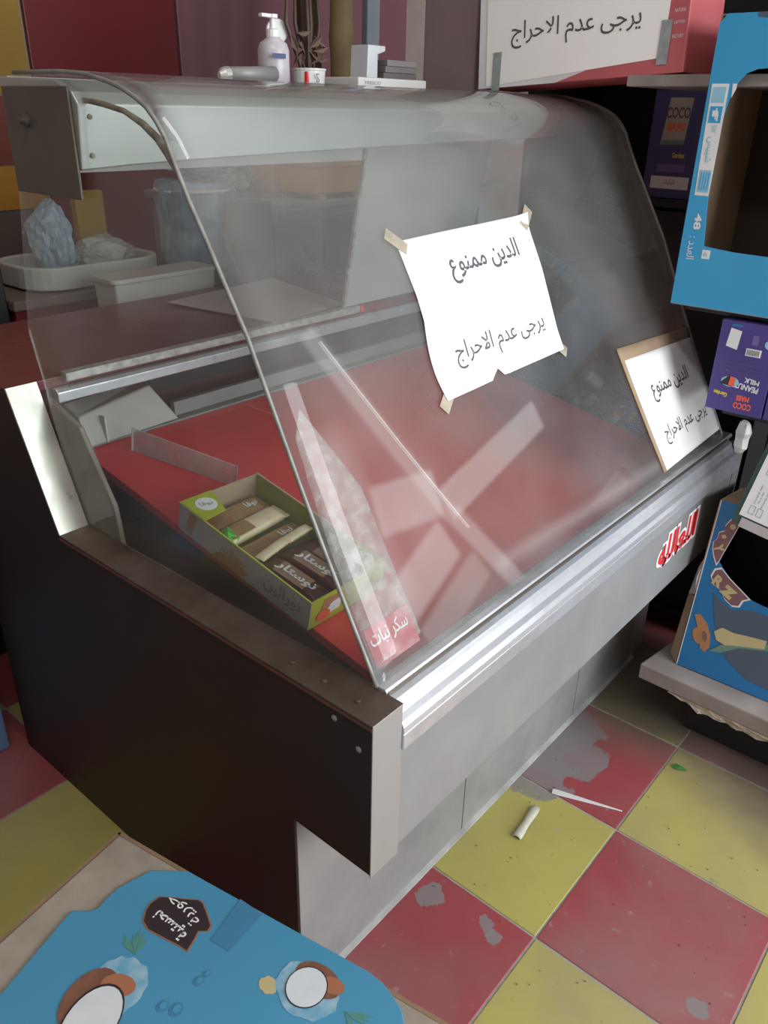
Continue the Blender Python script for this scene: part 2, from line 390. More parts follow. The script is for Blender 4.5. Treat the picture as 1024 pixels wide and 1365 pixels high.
def on(fr, lift=.0004): return lambda a, b: fr(a, b, lift)

# ---------------------------------------------------------------- room shell
T = .33
floor = MB().box(-2.2, 3.6, -2.8, 2.7, -.06, -.0022).build('floor', grout_m); props(floor, kind='structure')
tm = {}
for i in range(-4, 5):
    for j in range(-4, 6):
        key = (i+j) % 2
        if key not in tm:
            b = MB().box(.0019, T-.0019, .0019, T-.0019, -.004, 0); o = b.build('floor_tile', tile_yel if key == 0 else tile_red, None, bevel=.0012)
            tm[key] = o.data; bpy.data.objects.remove(o)
        o = bpy.data.objects.new('floor_tile', tm[key]); COL.objects.link(o); o.parent = floor; o.location = (i*T, j*T, random.uniform(-.0006, 0))
        q = o.modifiers.new('bevel', 'BEVEL'); q.width = .0012; q.segments = 1
        W[o] = V(o.location)
def struct(name, mb, m, **k): return props(mb.build(name, m, **k), kind='structure')
wb = struct('wall_back', MB().box(-2.2, 3.6, 2.62, 2.74, 0, 3), wall_m)
struct('wall_left', MB().box(-2.32, -2.2, -2.8, 2.74, 0, 3), wall_m)
struct('wall_right', MB().box(3.6, 3.72, -2.8, 2.74, 0, 3), wall_m)
struct('ceiling', MB().box(-2.3, 3.7, -2.8, 2.74, 3, 3.08), ceil_m)
struct('wall_front', MB().plate([(-2.2, 0), (3.6, 0), (3.6, 3), (-2.2, 3)], [[(-.75, .02), (2.05, .02), (2.05, 2.8), (-.75, 2.8)]], .1, 1, -2.8), wall_m)
# back wall: glossy red and mauve sheets with open joints, painted squares at the left end
for (x0, x1, m, nm) in ((.70, 1.322, wall_red, 'wall_sheet'), (1.334, 1.99, wall_pink, 'wall_sheet'), (2.002, 2.75, wall_pink, 'wall_sheet')):
    MB().box(x0, x1, 2.60, 2.618, .1, 2.6).build(nm, m, wb, bevel=.003)
cols = [wall_yel, wall_orr, wall_ora, wall_tau, wall_red]
for r, (z0, z1) in enumerate(((.1, .55), (.55, .80), (.80, 1.0), (1.0, 1.15), (1.15, 1.37), (1.37, 2.1))):
    for c_, (x0, x1) in enumerate(((-.5, .15), (.15, .69))):
        k = [3, 3, 3, 2, 1, 0][r]
        if c_ == 0: k = (k+1) % 4
        MB().box(x0+.003, x1-.003, 2.605, 2.618, z0+.003, z1-.003).build('wall_square', cols[k], wb)

# ---------------------------------------------------------------- display counter
X0, X1 = -.3576, .985
ctr = thing('display_counter', (.3, .6, 0), 'long refrigerated display counter with curved front glass, red deck and dark brown end panel', 'display counter')
side = [(.0954, .413), (.0954, .676), (.815, .680), (.914, .922), (1.16, .922), (1.16, 0), (.245, 0), (.245, .413)]
ep = MB().prism(side, 0, X0, -.302).build('end_panel', laminate, ctr, bevel=.0015); ep['label'] = 'dark brown laminate end panel'
# steel capping on the end panel: sill top, post, front strip
MB().prism([(.0945, .6745), (.0945, .6785), (.8155, .6825), (.8155, .6785)], 0, X0-.0012, -.299).build('sill', steel_brown, ctr, bevel=.0008)
MB().prism([(.0942, .411), (.0942, .678), (.0962, .678), (.0962, .411)], 0, X0-.001, -.3005).build('front_strip', steel, ctr, bevel=.0006)
MB().prism([(.8135, .6825), (.9125, .9245), (.9165, .9225), (.8175, .6805)], 0, X0-.001, -.303).build('rear_post', steel_bright, ctr, bevel=.0006)
MB().prism([(.0955, .6735), (.8145, .6775), (.8145, .6735), (.0955, .6695)], 0, X0-.0022, X0-.0002).build('edge_band', lam_edge, ctr)
for y in (.14, .26, .20):
    f = Fr((X0, y, .655)); z = .6788+.004*(y-.1)/.7
    MB().lathe([(.0042, 0), (.0042, .0012), (.002, .002)], (-.335, y, z), 12).build('screw', screw_m, ctr, smooth=False)
f = Fr((0, 0, 0), (0, 1, 0), (0, 0, 1))
for (y, z) in ((.118, .628), (.16, .655)):
    MB(Fr((X0-.0002, y, z), (0, 0, 1), (0, 1, 0))).lathe([(.0045, 0), (.0045, .001), (.002, .002)], (0, 0, 0), 12).build('screw', steel, ctr)
# far end panel
fe = MB().prism(side, 0, X1-.045, X1).build('end_panel', laminate, ctr, bevel=.0015)
MB().prism([(.0942, .411), (.0942, .678), (.0962, .678), (.0962, .411)], 0, X1-.046, X1+.001).build('front_strip', steel_dull, ctr)
# front base plates with open joints, kick bead
for a, b in ((X0+.003, .1065), (.109, .582), (.5845, X1-.002)):
    MB().box(a, b, .243, .258, .004, .46).build('base_plate', steel_dull, ctr, bevel=.001)
MB().prism([(.2440, .0), (.2350, .0), (.2355, .005), (.2430, .009)], 0, X0, .92).build('kick_bead', mat('kick_bead_sealant', (.38, .38, .37), .6, 0, (.2, .2, .19), 14, .9), ctr)
MB().box(-.301, X1-.05, .258, .27, .02, .46).build('base_backing', dark_in, ctr)
MB().box(-.301, X1-.05, .099, .257, .424, .430).build('underside', steel_dull, ctr)
MB().box(-.301, X1-.047, .0954, .0985, .426, .606).build('fascia', fascia, ctr, bevel=.0008)
# bumper rail: extruded aluminium
rp = [(.146, .684), (.124, .684), (.1215, .6805), (.1215, .6745), (.1165, .6725), (.112, .6705), (.1095, .6625), (.103, .653), (.0955, .6475), (.0915, .640), (.0905, .632), (.0912, .6295), (.0906, .628), (.0906, .6035), (.0954, .602), (.103, .606), (.146, .66)]
MB().prism(rp, 0, -.3005, X1-.02).build('bumper_rail', alu, ctr, bevel=.0008)
MB().prism([(.1215, .681), (.1195, .679), (.1195, .6745), (.1215, .6745)], 0, -.298, .93).build('rail_gasket', screw_m, ctr)
# logo sticker on the fascia
LF = Fr((.64, .0951, .535), (1, 0, .03), (0, 0, 1), (0, -1, 0))
st = put_text('اللعالله', on(LF, .0006), .003, .006, .215, .082, white_print, ctr, bold=.11, name='logo_sticker')
put_text('اللعالله', on(LF, .0012), .003, .006, .200, .068, red_p, st, bold=.035)
# glass profile
GP = [(.1379, .684), (.155, .716), (.18, .7608), (.2291, .8511), (.27, .929), (.314, 1.018), (.3551, 1.1015), (.395, 1.1655), (.4209, 1.2081), (.447, 1.2485), (.4680, 1.2860), (.4835, 1.3170), (.4985, 1.3350), (.5160, 1.3500), (.5360, 1.3600), (.5620, 1.3700), (.5921, 1.3777), (.6402, 1.3860), (.70, 1.389), (.82, 1.389)]
AL = [0]
for a, b in zip(GP[:-1], GP[1:]): AL.append(AL[-1]+math.hypot(b[0]-a[0], b[1]-a[1]))
def G(u, v, lift=0.):
    v2 = v+.004
    k = 0
    while k < len(AL)-2 and AL[k+1] < v2: k += 1
    s = (v2-AL[k])/(AL[k+1]-AL[k]); (y0, z0), (y1, z1) = GP[k], GP[k+1]
    def nrm(i):
        a, b = GP[max(i-1, 0)], GP[min(i+1, len(GP)-1)]; d = V((0, b[0]-a[0], b[1]-a[1])).normalized(); return V((0, -d.z, d.y))
    n = (nrm(k)*(1-s)+nrm(k+1)*s).normalized()
    return V((u, y0+(y1-y0)*s, z0+(z1-z0)*s))+n*lift
trim_m = mat('grey_edge_trim', (.20, .20, .185), .5, .3, (.34, .34, .31), 40, .7)
def glass_sheet():
    bm = bmesh.new(); uvl = bm.loops.layers.uv.new('UVMap'); nu = 24; rows = []
    half = .0022; P = []
    for side_ in (half, -half):
        P.append([[bm.verts.new(G(-.3+1.235*i/nu, AL[k]-.004+1e-6, side_)-W[ctr]) for k in range(len(GP))] for i in range(nu+1)])
    def q(vs, uv):
        f = bm.faces.new(vs); f.smooth = True
        for l, t in zip(f.loops, uv): l[uvl].uv = t
    for s_ in (0, 1):
        for i in range(nu):
            for k in range(len(GP)-1):
                c4 = [(i, k), (i+1, k), (i+1, k+1), (i, k+1)]
                if s_: c4 = c4[::-1]
                q([P[s_][a][b] for a, b in c4], [(-.3+1.235*a/nu, AL[b]-.004) for a, b in c4])
    for i in range(nu):
        for k in (0, len(GP)-1): q([P[0][i][k], P[0][i+1][k], P[1][i+1][k], P[1][i][k]], [(2, 2)]*4)
    for i in (0, nu):
        for k in range(len(GP)-1): q([P[0][i][k], P[0][i][k+1], P[1][i][k+1], P[1][i][k]], [(2, 2)]*4)
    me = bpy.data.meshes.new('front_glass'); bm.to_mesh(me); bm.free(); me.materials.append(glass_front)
    o = bpy.data.objects.new('front_glass', me); COL.objects.link(o); o.parent = ctr; W[o] = W[ctr].copy()
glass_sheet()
pane = GP+[(.851, 1.2586), (.9065, 1.014), (.884, .926), (.838, .690), (.8, .684)]
for x in (-.3045, .938):
    MB().prism(pane, 0, x, x+.0042).build('side_glass', glass_side, ctr)
MB().tube([(-.3025, y-.001, z) for y, z in GP], .0030, 8).build('glass_edge_trim', trim_m, ctr, smooth=True)
MB().tube([(.937, y-.001, z) for y, z in GP], .0030, 8).build('glass_edge_trim', trim_m, ctr, smooth=True)
# mouldy sealant line inside the glass at the canopy end
inn = [(.7974, 1.3672), (.7386, 1.3638), (.6748, 1.3581), (.6149, 1.3527), (.5671, 1.3450), (.5303, 1.3317), (.5026, 1.3161), (.4852, 1.3005), (.474, 1.286), (.463, 1.268)]
MB().tube([(-.299, y, z) for y, z in inn], [.0022, .0024, .003, .0038, .0035, .0045, .0048, .0052, .004, .002], 8).build('sealant', grime, ctr, smooth=True)
# canopy
can = MB()
n_ = 16
def can_pt(i, prof_k):
    x = -.312+1.245*i/n_; dz = .030*(i/n_)**.7
    P = [(.660, 1.272+dz), (.650, 1.352), (.662, 1.366), (.70, 1.380), (.845, 1.384), (.845, 1.262+dz)]
    y, z = P[prof_k]; return (x, y, z)
can.poly3([can_pt(i, k) for i in range(n_+1) for k in range(6)],
          [(i*6+k, (i+1)*6+k, (i+1)*6+(k+1) % 6, i*6+(k+1) % 6) for i in range(n_) for k in range(6)]+[(5, 4, 3, 2, 1, 0), tuple(n_*6+k for k in range(6))])
cno = can.build('canopy', canopy_m, ctr, bevel=.002)
MB().box(-.3165, -.3125, .664, .835, 1.235, 1.372).build('canopy_end_plate', brown_plate, ctr, bevel=.001)
MB(Fr((-.3165, .776, 1.330), (0, 1, 0), (0, 0, 1), (-1, 0, 0))).lathe([(.009, 0), (.009, .003), (.005, .006), (.005, .011), (.0035, .012)], (0, 0, 0), 14).build('bolt', screw_m, ctr)
for yy, zz in ((.651, 1.337), (.656, 1.290)):
    MB(Fr((-.296, yy-.0005, zz), (1, 0, 0), (0, 0, 1), (0, -1, 0))).lathe([(.0035, 0), (.003, .0015)], (0, 0, 0), 10).build('rivet', grime, ctr)
MB().box(-.30, .93, .845, .85, 1.255, 1.385).build('canopy_back', grey_pan, ctr)
# red sloping deck and the well around it
def dz(y): return .61+.197*(y-.23)
MB().prism([(.172, dz(.172)-.018), (.172, dz(.172)), (.965, dz(.965)), (.965, dz(.965)-.018)], 0, -.213, .93).build('deck', red_deck, ctr, bevel=.0015)
MB().box(-.301, .935, .15, 1.05, .50, .52).build('well_floor', dark_in, ctr)
MB().box(-.301, .935, .146, .152, .5, .665).build('well_front', dark_in, ctr)
MB().prism([(.17, .52), (.17, .672), (.80, .676), (.80, .52)], 0, -.3015, -.296).build('well_side', dark_in, ctr)
MB().prism([(.715, .665), (.725, .745), (.80, .868), (.893, .900), (.893, .86), (.842, .672)], 0, -.3, -.290).build('inner_bracket', mat('stained_bracket', (.24, .21, .175), .5, .3, (.15, .12, .10), 18, .8), ctr, bevel=.003)
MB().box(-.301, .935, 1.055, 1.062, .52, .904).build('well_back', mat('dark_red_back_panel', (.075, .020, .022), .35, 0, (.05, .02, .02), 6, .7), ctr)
MB().box(-.213, .93, .966, 1.05, .742, .758).build('rear_shelf', steel_dull, ctr, bevel=.002)
MB().box(.02, .93, .985, 1.0, .759, .79).build('back_channel', steel_dull, ctr, bevel=.002)
MB().box(-.21, .93, 1.045, 1.054, .80, .832).build('back_strip', near_black, ctr)
MB().prism([(.892, .884), (.892, .902), (.898, .907), (.912, .907), (.912, .884)], 0, -.279, .935).build('slider_track', alu, ctr, bevel=.0015)
MB().prism([(.898, .916), (.898, .931), (.914, .933), (.914, .916)], 0, -.256, .512).build('slider_track', alu_dirty, ctr, bevel=.0015)
MB().box(.512, .522, .896, .914, .917, .932).build('track_stop', red_p, ctr)
# worktop at the back, with dark body below
MB().box(X0+.0005, X1, .915, 1.345, .905, .9235).build('worktop', worktop_m, ctr, bevel=.002)
MB().box(-.302, X1-.045, 1.064, 1.16, .02, .905).build('rear_body', laminate, ctr)
# sliding rear door, closed over the right half, white board look
sd = [(.819, 1.375), (.8225, 1.375), (.9075, .934), (.904, .934)]
MB().prism(sd, 0, .462, .936).build('sliding_door', grey_pan, ctr, bevel=.001)
MB().prism([(.8165, 1.376), (.824, 1.376), (.909, .932), (.9015, .932)], 0, .455, .463).build('sliding_door_edge', alu_dirty, ctr)
# ---------------------------------------------------------------- notices on the glass
def notice(name, corners, label, group, wob=.0, backing=None):
    """corners (u,v) on the glass: top-left, top-right, bottom-right, bottom-left"""
    (a, b, c, d) = corners
    base = G((a[0]+c[0])/2, (a[1]+c[1])/2)
    def uv(s, t):   # s right, t down
        x = (a[0]*(1-s)+b[0]*s)*(1-t)+(d[0]*(1-s)+c[0]*s)*t; y = (a[1]*(1-s)+b[1]*s)*(1-t)+(d[1]*(1-s)+c[1]*s)*t
        return x, y
    return base, uv
# sheet 1
base, uv1 = notice('p', [(.030, .553), (.403, .567), (.376, .316), (.019, .305)], '', '')
root = thing('paper_notice', tuple(base), 'white paper notice with two lines of Arabic taped to the middle of the curved glass', 'notice')
def P1(s, t, lift=.0034):
    x, y = uv1(s, t)
    e = .0018*math.sin(s*5+t*3)+(.010*max(0, s-.9)*10*max(0, .12-t)*8)+.006*max(0, t-.85)*6*(math.sin(s*9)*.5+.5)
    if t > .5: x += -.010*math.sin((t-.5)*2*math.pi)*(1-s)
    return G(x, y, lift+max(0, e))
mb = MB(); nu, nv = 28, 22; idx = {}
vs = []; fs = []
def notch(s): return max(0, .075-abs(s-.42)*1.6) if .36 < s < .47 else 0
for i in range(nu+1):
    for j in range(nv+1):
        s = i/nu; t = j/nv*(1-notch(s)); vs.append(tuple(P1(s, t)))
fs = [(i*(nv+1)+j, (i+1)*(nv+1)+j, (i+1)*(nv+1)+j+1, i*(nv+1)+j+1) for i in range(nu) for j in range(nv)]
mb.poly3(vs, fs); mb.build('sheet', paper, root, smooth=True, solid=.0004)
wm, hm = .36, .25
put_text('الدين ممنوع', lambda a, b: P1(.5+a/wm, .5-b/hm, .0040), .022, .064, .205, .052, ink, root, bold=.016)
put_text('يرجى عدم الاحراج', lambda a, b: P1(.5+a/wm, .5-b/hm, .0040), .012, -.068, .262, .044, ink, root, bold=.006)
clear_tape = mat('clear_sticky_tape', (.45, .40, .30), .3, 0, (.6, .56, .45), 30, .5, trans=.45)
def tape(u, v, a, ww, hh, name='tape'):
    c_, s_ = math.cos(a), math.sin(a)
    MB().grid(lambda i, j: G(u+(i-.5)*ww*c_-(j-.5)*hh*s_, v+(i-.5)*ww*s_+(j-.5)*hh*c_, .0048), 4, 4).build(name, clear_tape, root, solid=.0002)
tape(.402, .560, .7, .05, .022); tape(.030, .553, -.7, .045, .02); tape(.372, .322, -.7, .045, .02); tape(.025, .31, .7, .05, .022)
# sheet 2 with its cardboard backing
base, uv2 = notice('p', [(.574, .278), (.925, .262), (.925, .012), (.606, .004)], '', '')
root2 = thing('paper_notice', tuple(base), 'white paper notice on cardboard at the far end of the curved glass, half in shadow', 'notice')
def P2(s, t, lift=.0048): x, y = uv2(s, t); return G(x, y, lift)
MB().grid(lambda s, t: P2(s, t, .0040), 20, 16).build('backing_board', board, root2, solid=.0018, smooth=True)
MB().grid(lambda s, t: P2(.035+s*.96, .10+t*.895, .0056), 20, 16).build('sheet', paper, root2, solid=.0003, smooth=True)
put_text('الدين ممنوع', lambda a, b: P2(.5+a/.34, .5-b/.25, .0062), .0, .024, .19, .048, ink, root2, bold=.014)
put_text('يرجى عدم الاحراج', lambda a, b: P2(.5+a/.34, .5-b/.25, .0062), .01, -.066, .235, .040, ink, root2, bold=.006)
# crinkled sheet with pink print, added to imitate a reflection at the near corner
reflection_m = mat('crinkled_reflection_sheet', (.50, .44, .42), .35, 0, (.75, .64, .62), 55, .9, trans=.72, bump=.5)
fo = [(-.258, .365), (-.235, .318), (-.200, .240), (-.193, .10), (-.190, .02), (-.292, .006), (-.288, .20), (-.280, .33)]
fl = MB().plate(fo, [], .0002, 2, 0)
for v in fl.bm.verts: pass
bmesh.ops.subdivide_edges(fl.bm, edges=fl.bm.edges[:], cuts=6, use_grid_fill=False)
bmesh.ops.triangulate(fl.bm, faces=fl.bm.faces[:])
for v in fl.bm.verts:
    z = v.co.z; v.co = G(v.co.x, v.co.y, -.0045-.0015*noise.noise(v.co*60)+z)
film = fl.build('reflection_sheet', reflection_m, None, base=G(-.24, .15), smooth=True)  # film: added sheet imitating a reflection
props(film, 'crinkled clear sheet with pink print imitating a reflection behind the near corner of the curved glass', 'painted reflection')
pink = mat('pink_reflection_print', (.62, .12, .16), .5, 0, (.7, .4, .4), 40, .6, trans=.35)
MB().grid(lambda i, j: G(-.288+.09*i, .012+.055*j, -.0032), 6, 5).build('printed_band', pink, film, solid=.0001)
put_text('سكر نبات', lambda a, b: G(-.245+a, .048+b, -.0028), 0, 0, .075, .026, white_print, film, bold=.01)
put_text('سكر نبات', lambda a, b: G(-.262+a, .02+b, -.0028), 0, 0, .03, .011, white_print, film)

# ---------------------------------------------------------------- things inside the counter
n_deck = V((0, -.197, 1)).normalized(); sl = V((0, 1, .197)).normalized()
def deck_fr(x, y, rot=0., lift=.0005):
    c, s = math.cos(rot), math.sin(rot); ex = V((1, 0, 0)); return Fr(V((x, y, dz(y)))+n_deck*lift, ex*c+sl*s, sl*c-ex*s, n_deck)
# open candy carton
BF = deck_fr(-.224, .345, -.015); bw, bl, bh, tk = .172, .325, .055, .0018
box_ = thing('open_candy_carton', tuple(BF(bw/2, bl/2, 0)), 'open lime green and grey card carton of wafer bars on the red deck', 'carton')
MB(BF).box(0, bw, 0, bl, 0, tk).build('base', olive, box_)
w1 = MB(BF).box(0, tk, 0, bl, tk, bh).build('side_wall', grey_card, box_); w1['label'] = 'greyish white printed side wall'
MB(BF).box(bw-tk, bw, 0, bl, tk, bh).build('side_wall', olive, box_)
fw = MB(BF).box(tk, bw-tk, 0, tk, tk, bh+.001).build('front_wall', lime, box_)
MB(BF).box(tk, bw-tk, bl-tk, bl, tk, bh).build('back_wall', board, box_)
fl1 = MB(BF).prism([(0, bl), (.066, bl), (.050, bl-.062), (0, bl-.068)], 2, bh, bh+.0012).build('corner_flap', lime, box_)
fl2 = MB(BF).prism([(bw-.052, .0), (bw, .0), (bw, .062), (bw-.030, .055)], 2, bh, bh+.0012).build('corner_flap', lime, box_)
MB(BF).box(-.0006, .0022, 0, bl, bh-.001, bh+.0012).build('rim_edge', lime_lt, box_)
MB(BF).box(bw-.0022, bw+.0006, 0, bl, bh-.001, bh+.0012).build('rim_edge', straw_p, box_)
TF = Fr(BF(0, 0, bh+.0012), BF.x, BF.y, BF.z)
decal(TF, ell(.033, bl-.030, .019, .019), white_print, fl1, 'round_seal'); decal(TF, ell(bw-.026, .030, .018, .018), white_print, fl2, 'round_seal')
put_text('نوفا', on(TF, .0009), .033, bl-.030, .024, .014, ink_soft, fl1, rot=-.2); put_text('نوفا', on(TF, .0009), bw-.026, .030, .022, .012, ink_soft, fl2, rot=.5)
SF = Fr(BF(0, bl, 0), -BF.y, BF.z, -BF.x)         # left side: x runs towards the front
put_text('نورالين', on(SF, .0009), .262, .030, .085, .030, ink_soft, w1, bold=.02); put_text('سيرالات', on(SF, .0009), .145, .032, .060, .022, tan_p, w1, bold=.01)
decal(SF, [(.09, .002), (.165, .002), (.185, .018), (.15, .026), (.11, .020)], tan_p, w1); decal(SF, [(.02, .01), (.035, .006), (.05, .05), (.03, .052)], tan_p, w1)
put_text('نورالين نورالين', on(SF, .0009), .275, .011, .060, .005, ink_soft, w1)
FF = Fr(BF(0, 0, 0), BF.x, BF.z, -BF.y)
decal(FF, [(.020, .016), (.056, .018), (.078, .046), (.030, .050)], tan_p, fw); decal(FF, [(.030, .014), (.066, .016), (.07, .038), (.045, .034)], white_print, fw, lift=.0007)
decal(FF, ell(.030, .017, .016, .011, 14, jit=.12), orange_p, fw, lift=.0012)
decal(FF, rect(.098, .168, .008, .046), lime_lt, fw, lift=.0003)
put_text('نورالين', on(FF, .0012), .134, .028, .056, .026, ink_soft, fw, bold=.01)

def bar(fr, L_, Wd, H, m, name, label, group, ends=None, band=None, txt=None, tcol=None, foil=None):
    base = fr(L_/2, 0, 0)
    N1, N2 = 30, 12; vs = []
    for i in range(N1+1):
        t = i/N1; e = min(t, 1-t)
        k = 0 if e < .07 else min(1, (e-.07)/.09); k = math.sqrt(max(0, 1-(1-k)**2))
        h = .0008+(H/2-.0008)*k; ww = Wd/2*(1.06-.1*k); zz = h*1.0
        for j in range(N2):
            a = 2*math.pi*j/N2; c, s = math.cos(a), math.sin(a)
            x = t*L_+(.0012*(j % 2) if i in (0, N1) else 0)
            y = ww*math.copysign(abs(c)**.6, c); z = H*.5+(h if k else .0008)*math.copysign(abs(s)**.6, s)
            if k == 1: z += .0009*noise.noise(V((x*90, y*90, H*99)))
            vs.append((x, y, max(z, .0002)))
    fs = [(i*N2+j, i*N2+(j+1) % N2, (i+1)*N2+(j+1) % N2, (i+1)*N2+j) for i in range(N1) for j in range(N2)]
    o = MB(fr).poly3(vs, fs+[tuple(range(N2)), tuple(range(N1*N2, (N1+1)*N2))]).build(name, m, None, base=base, smooth=True)
    props(o, label, 'snack bar', group)
    TF_ = Fr(fr(0, 0, H+.0008), fr.x, fr.y, fr.z)
    if band: MB(TF_).grid(lambda i, j: (L_*(band[0]+(band[1]-band[0])*i), (j-.5)*Wd*.8, -.0012*(abs(j-.5)*2)**2), 4, 6).build('printed_band', band[2], o, solid=.0002)
    if txt: put_text(txt[0], on(TF_, .0008), L_*txt[1], 0, txt[2], txt[3], tcol, o, bold=.03, rot=txt[4] if len(txt) > 4 else 0)
    if group and group.startswith('wrapped') and not foil:
        for q in range(3): put_text('ingredients sugar wheat', on(TF_, .0002), L_*.36, Wd*(.18-.17*q), .062, .0035, board_dark, o)
    if foil: MB(fr).poly3([(foil, -Wd*.5, H*.3), (foil+.022, -Wd*.45, H*.9), (foil+.026, Wd*.4, H*1.1), (foil-.004, Wd*.45, H*.6), (foil+.01, 0, H*1.3)], [(0, 1, 4), (1, 2, 4), (2, 3, 4), (3, 0, 4)]).build('torn_foil_end', green_f, o, solid=.0006)
    return o
gl_ = 'wrapped wafer bars at the back of the carton'
bar(Fr(BF(.012, .282, .006), BF.x+BF.y*.05, BF.y, BF.z), .150, .046, .017, gold, 'wafer_bar', 'gold wrapped wafer bar at the very back of the open carton', gl_, txt=('نوفا', .78, .026, .018), tcol=white_print)
bar(Fr(BF(.014, .229, .012), BF.x+BF.y*.10, BF.y, BF.z), .150, .040, .020, cream_w, 'wafer_bar', 'cream wrapped wafer bar with a green foil end, second from the back of the carton', gl_, foil=.004, band=(.1, .45, gold))
bar(Fr(BF(.012, .182, .006), BF.x+BF.y*.06, BF.y, BF.z), .150, .042, .017, gold, 'wafer_bar', 'gold wafer bar with a round white seal, lying just behind the brown bars', gl_, txt=('نوفا', .75, .028, .018), tcol=white_print)
bar(Fr(BF(.052, .158, .003), -BF.y+BF.x*.05, BF.x, BF.z), .140, .040, .020, choc, 'chocolate_bar', 'dark brown chocolate bar with white lettering, left one at the carton front', 'chocolate bars at the carton front', band=(.22, .70, taupe), txt=('توستار', .5, .085, .022), tcol=white_print)
bar(Fr(BF(.098, .160, .003), -BF.y+BF.x*.08, BF.x, BF.z), .140, .042, .020, choc, 'chocolate_bar', 'dark brown chocolate bar with white lettering, second from the left at the carton front', 'chocolate bars at the carton front', band=(.22, .70, taupe), txt=('توستار', .5, .085, .022), tcol=white_print)
bar(Fr(BF(.142, .158, .003), -BF.y, BF.x, BF.z), .136, .040, .018, choc, 'chocolate_bar', 'dark brown chocolate bar against the right wall of the open carton', 'chocolate bars at the carton front', band=(.25, .7, taupe))
bar(Fr(BF(.028, .150, .026), BF.x+BF.y*.20, BF.y, BF.z), .075, .018, .010, cream_w, 'small_wafer_bar', 'small cream wafer bar lying across the left brown bar', None)
bar(Fr(BF(.100, .163, .026), BF.x+BF.y*.12, BF.y, BF.z), .060, .018, .010, cream_w, 'small_wafer_bar', 'small cream wafer bar lying across the right brown bars', None)
# white plastic block in the rear left corner and the acrylic divider
HB = Fr((-.205, .958, .7585), (1, .05, 0), (-.05, 1, 0))
pts = [(.0, 0, 0), (.225, .0, 0), (.225, .08, 0), (.0, .08, 0), (.004, .02, .058), (.175, .024, .080), (.195, .076, .078), (.008, .076, .072)]
blk = MB(HB).poly3(pts, [(0, 1, 2, 3), (4, 7, 6, 5), (0, 4, 5, 1), (1, 5, 6, 2), (2, 6, 7, 3), (3, 7, 4, 0)]).build('fan_cover', cream_pl, None, base=HB(.1, .05), bevel=.004, seg=3)
props(blk, 'whitish plastic cover with a sloping top in the rear left corner behind the red deck', 'cover')
MB(HB).box(.045, .048, -.0015, .018, .0, .052).build('corner_seam', white_pl, blk)
AF = Fr((-.1350, .915, dz(.915)+.002), V((.080, -.205, -.040)), n_deck)
acr = MB(AF).prism([(0, 0), (.226, 0), (.226, .046), (0, .050)], 2, -.0018, .0018).build('acrylic_divider', frost, None, base=AF(.11, 0, 0), bevel=.0006)
props(acr, 'clear acrylic divider strip standing on edge between the white cover and the carton', 'divider')
MB(AF).box(.2255, .2275, 0, .046, -.002, .002).build('edge', steel_dull, acr)
MB(AF).box(-.001, .001, 0, .05, -.002, .002).build('edge', white_print, acr)

# ---------------------------------------------------------------- floor litter
o = MB(Fr((.334, .156, .0008), (.050, -.143, 0), (1, .3, 0))).poly3([(0, -.007, 0), (.012, -.0075, 0), (.152, -.0012, 0), (.152, .0012, 0), (.012, .0075, 0), (0, .006, 0), (0, -.005, .004), (.012, -.005, .004), (.15, 0, .002), (.012, .005, .004), (0, .004, .004)],
    [(0, 1, 2, 3, 4, 5), (0, 6, 7, 1), (1, 7, 8, 2), (2, 8, 3), (3, 8, 9, 4), (4, 9, 10, 5), (5, 10, 6, 0), (6, 10, 9, 7), (7, 9, 8)]).build('plastic_stick', white_pl, None, base=(.36, .09, 0))
props(o, 'thin white tapered plastic stick lying across the tile joint on the floor', 'stick')
o = MB(Fr((.268, .158, .0012), (-.105, -.012, 0), (0, 1, 0), (0, 0, 1))).grid(lambda i, j: (i*.100, .009*math.cos(math.pi*j)*(1+.1*math.sin(i*9)), .007*math.sin(math.pi*j)), 8, 6).build('plastic_sleeve', mat('cloudy_plastic_sleeve', (.52, .51, .42), .35, 0, (.42, .41, .32), 40, .6, bump=.2), None, base=(.22, .16, 0), smooth=True, solid=.0008)
props(o, 'short cloudy plastic sleeve lying on the yellow tile beside the counter', 'plastic sleeve')
o = MB(Fr((.590, -.03, .001), (.3, -1, 0), (1, .3, 0))).poly3([(-.018, 0, 0), (-.008, .008, .006), (.004, .007, .003), (.020, .001, .001), (.006, -.006, .005), (-.007, -.007, .002), (0, 0, .007)], [(0, 1, 6), (1, 2, 6), (2, 3, 6), (3, 4, 6), (4, 5, 6), (5, 0, 6)]).build('green_leaf', leaf_m, None, base=(.59, -.03, 0), solid=.0006)
props(o, 'small crumpled green leaf on the far yellow floor tile', 'leaf')
# crumbs and grit
gb = MB()
for _ in range(160):
    x, y = random.uniform(-.1, .9), random.uniform(-.75, .22); r = random.uniform(.0008, .0022)
    gb.poly3([(x-r, y, .0002), (x, y-r, .0002), (x+r, y+r*.3, .0002), (x, y, r*1.2)], [(0, 1, 3), (1, 2, 3), (2, 0, 3), (0, 2, 1)])
o = gb.build('floor_grit', mat('brown_grit', (.10, .07, .04), .9), None, base=(.4, -.3, 0)); props(o, 'scattered brown grit and crumbs on the painted floor tiles', 'grit', kind='stuff')

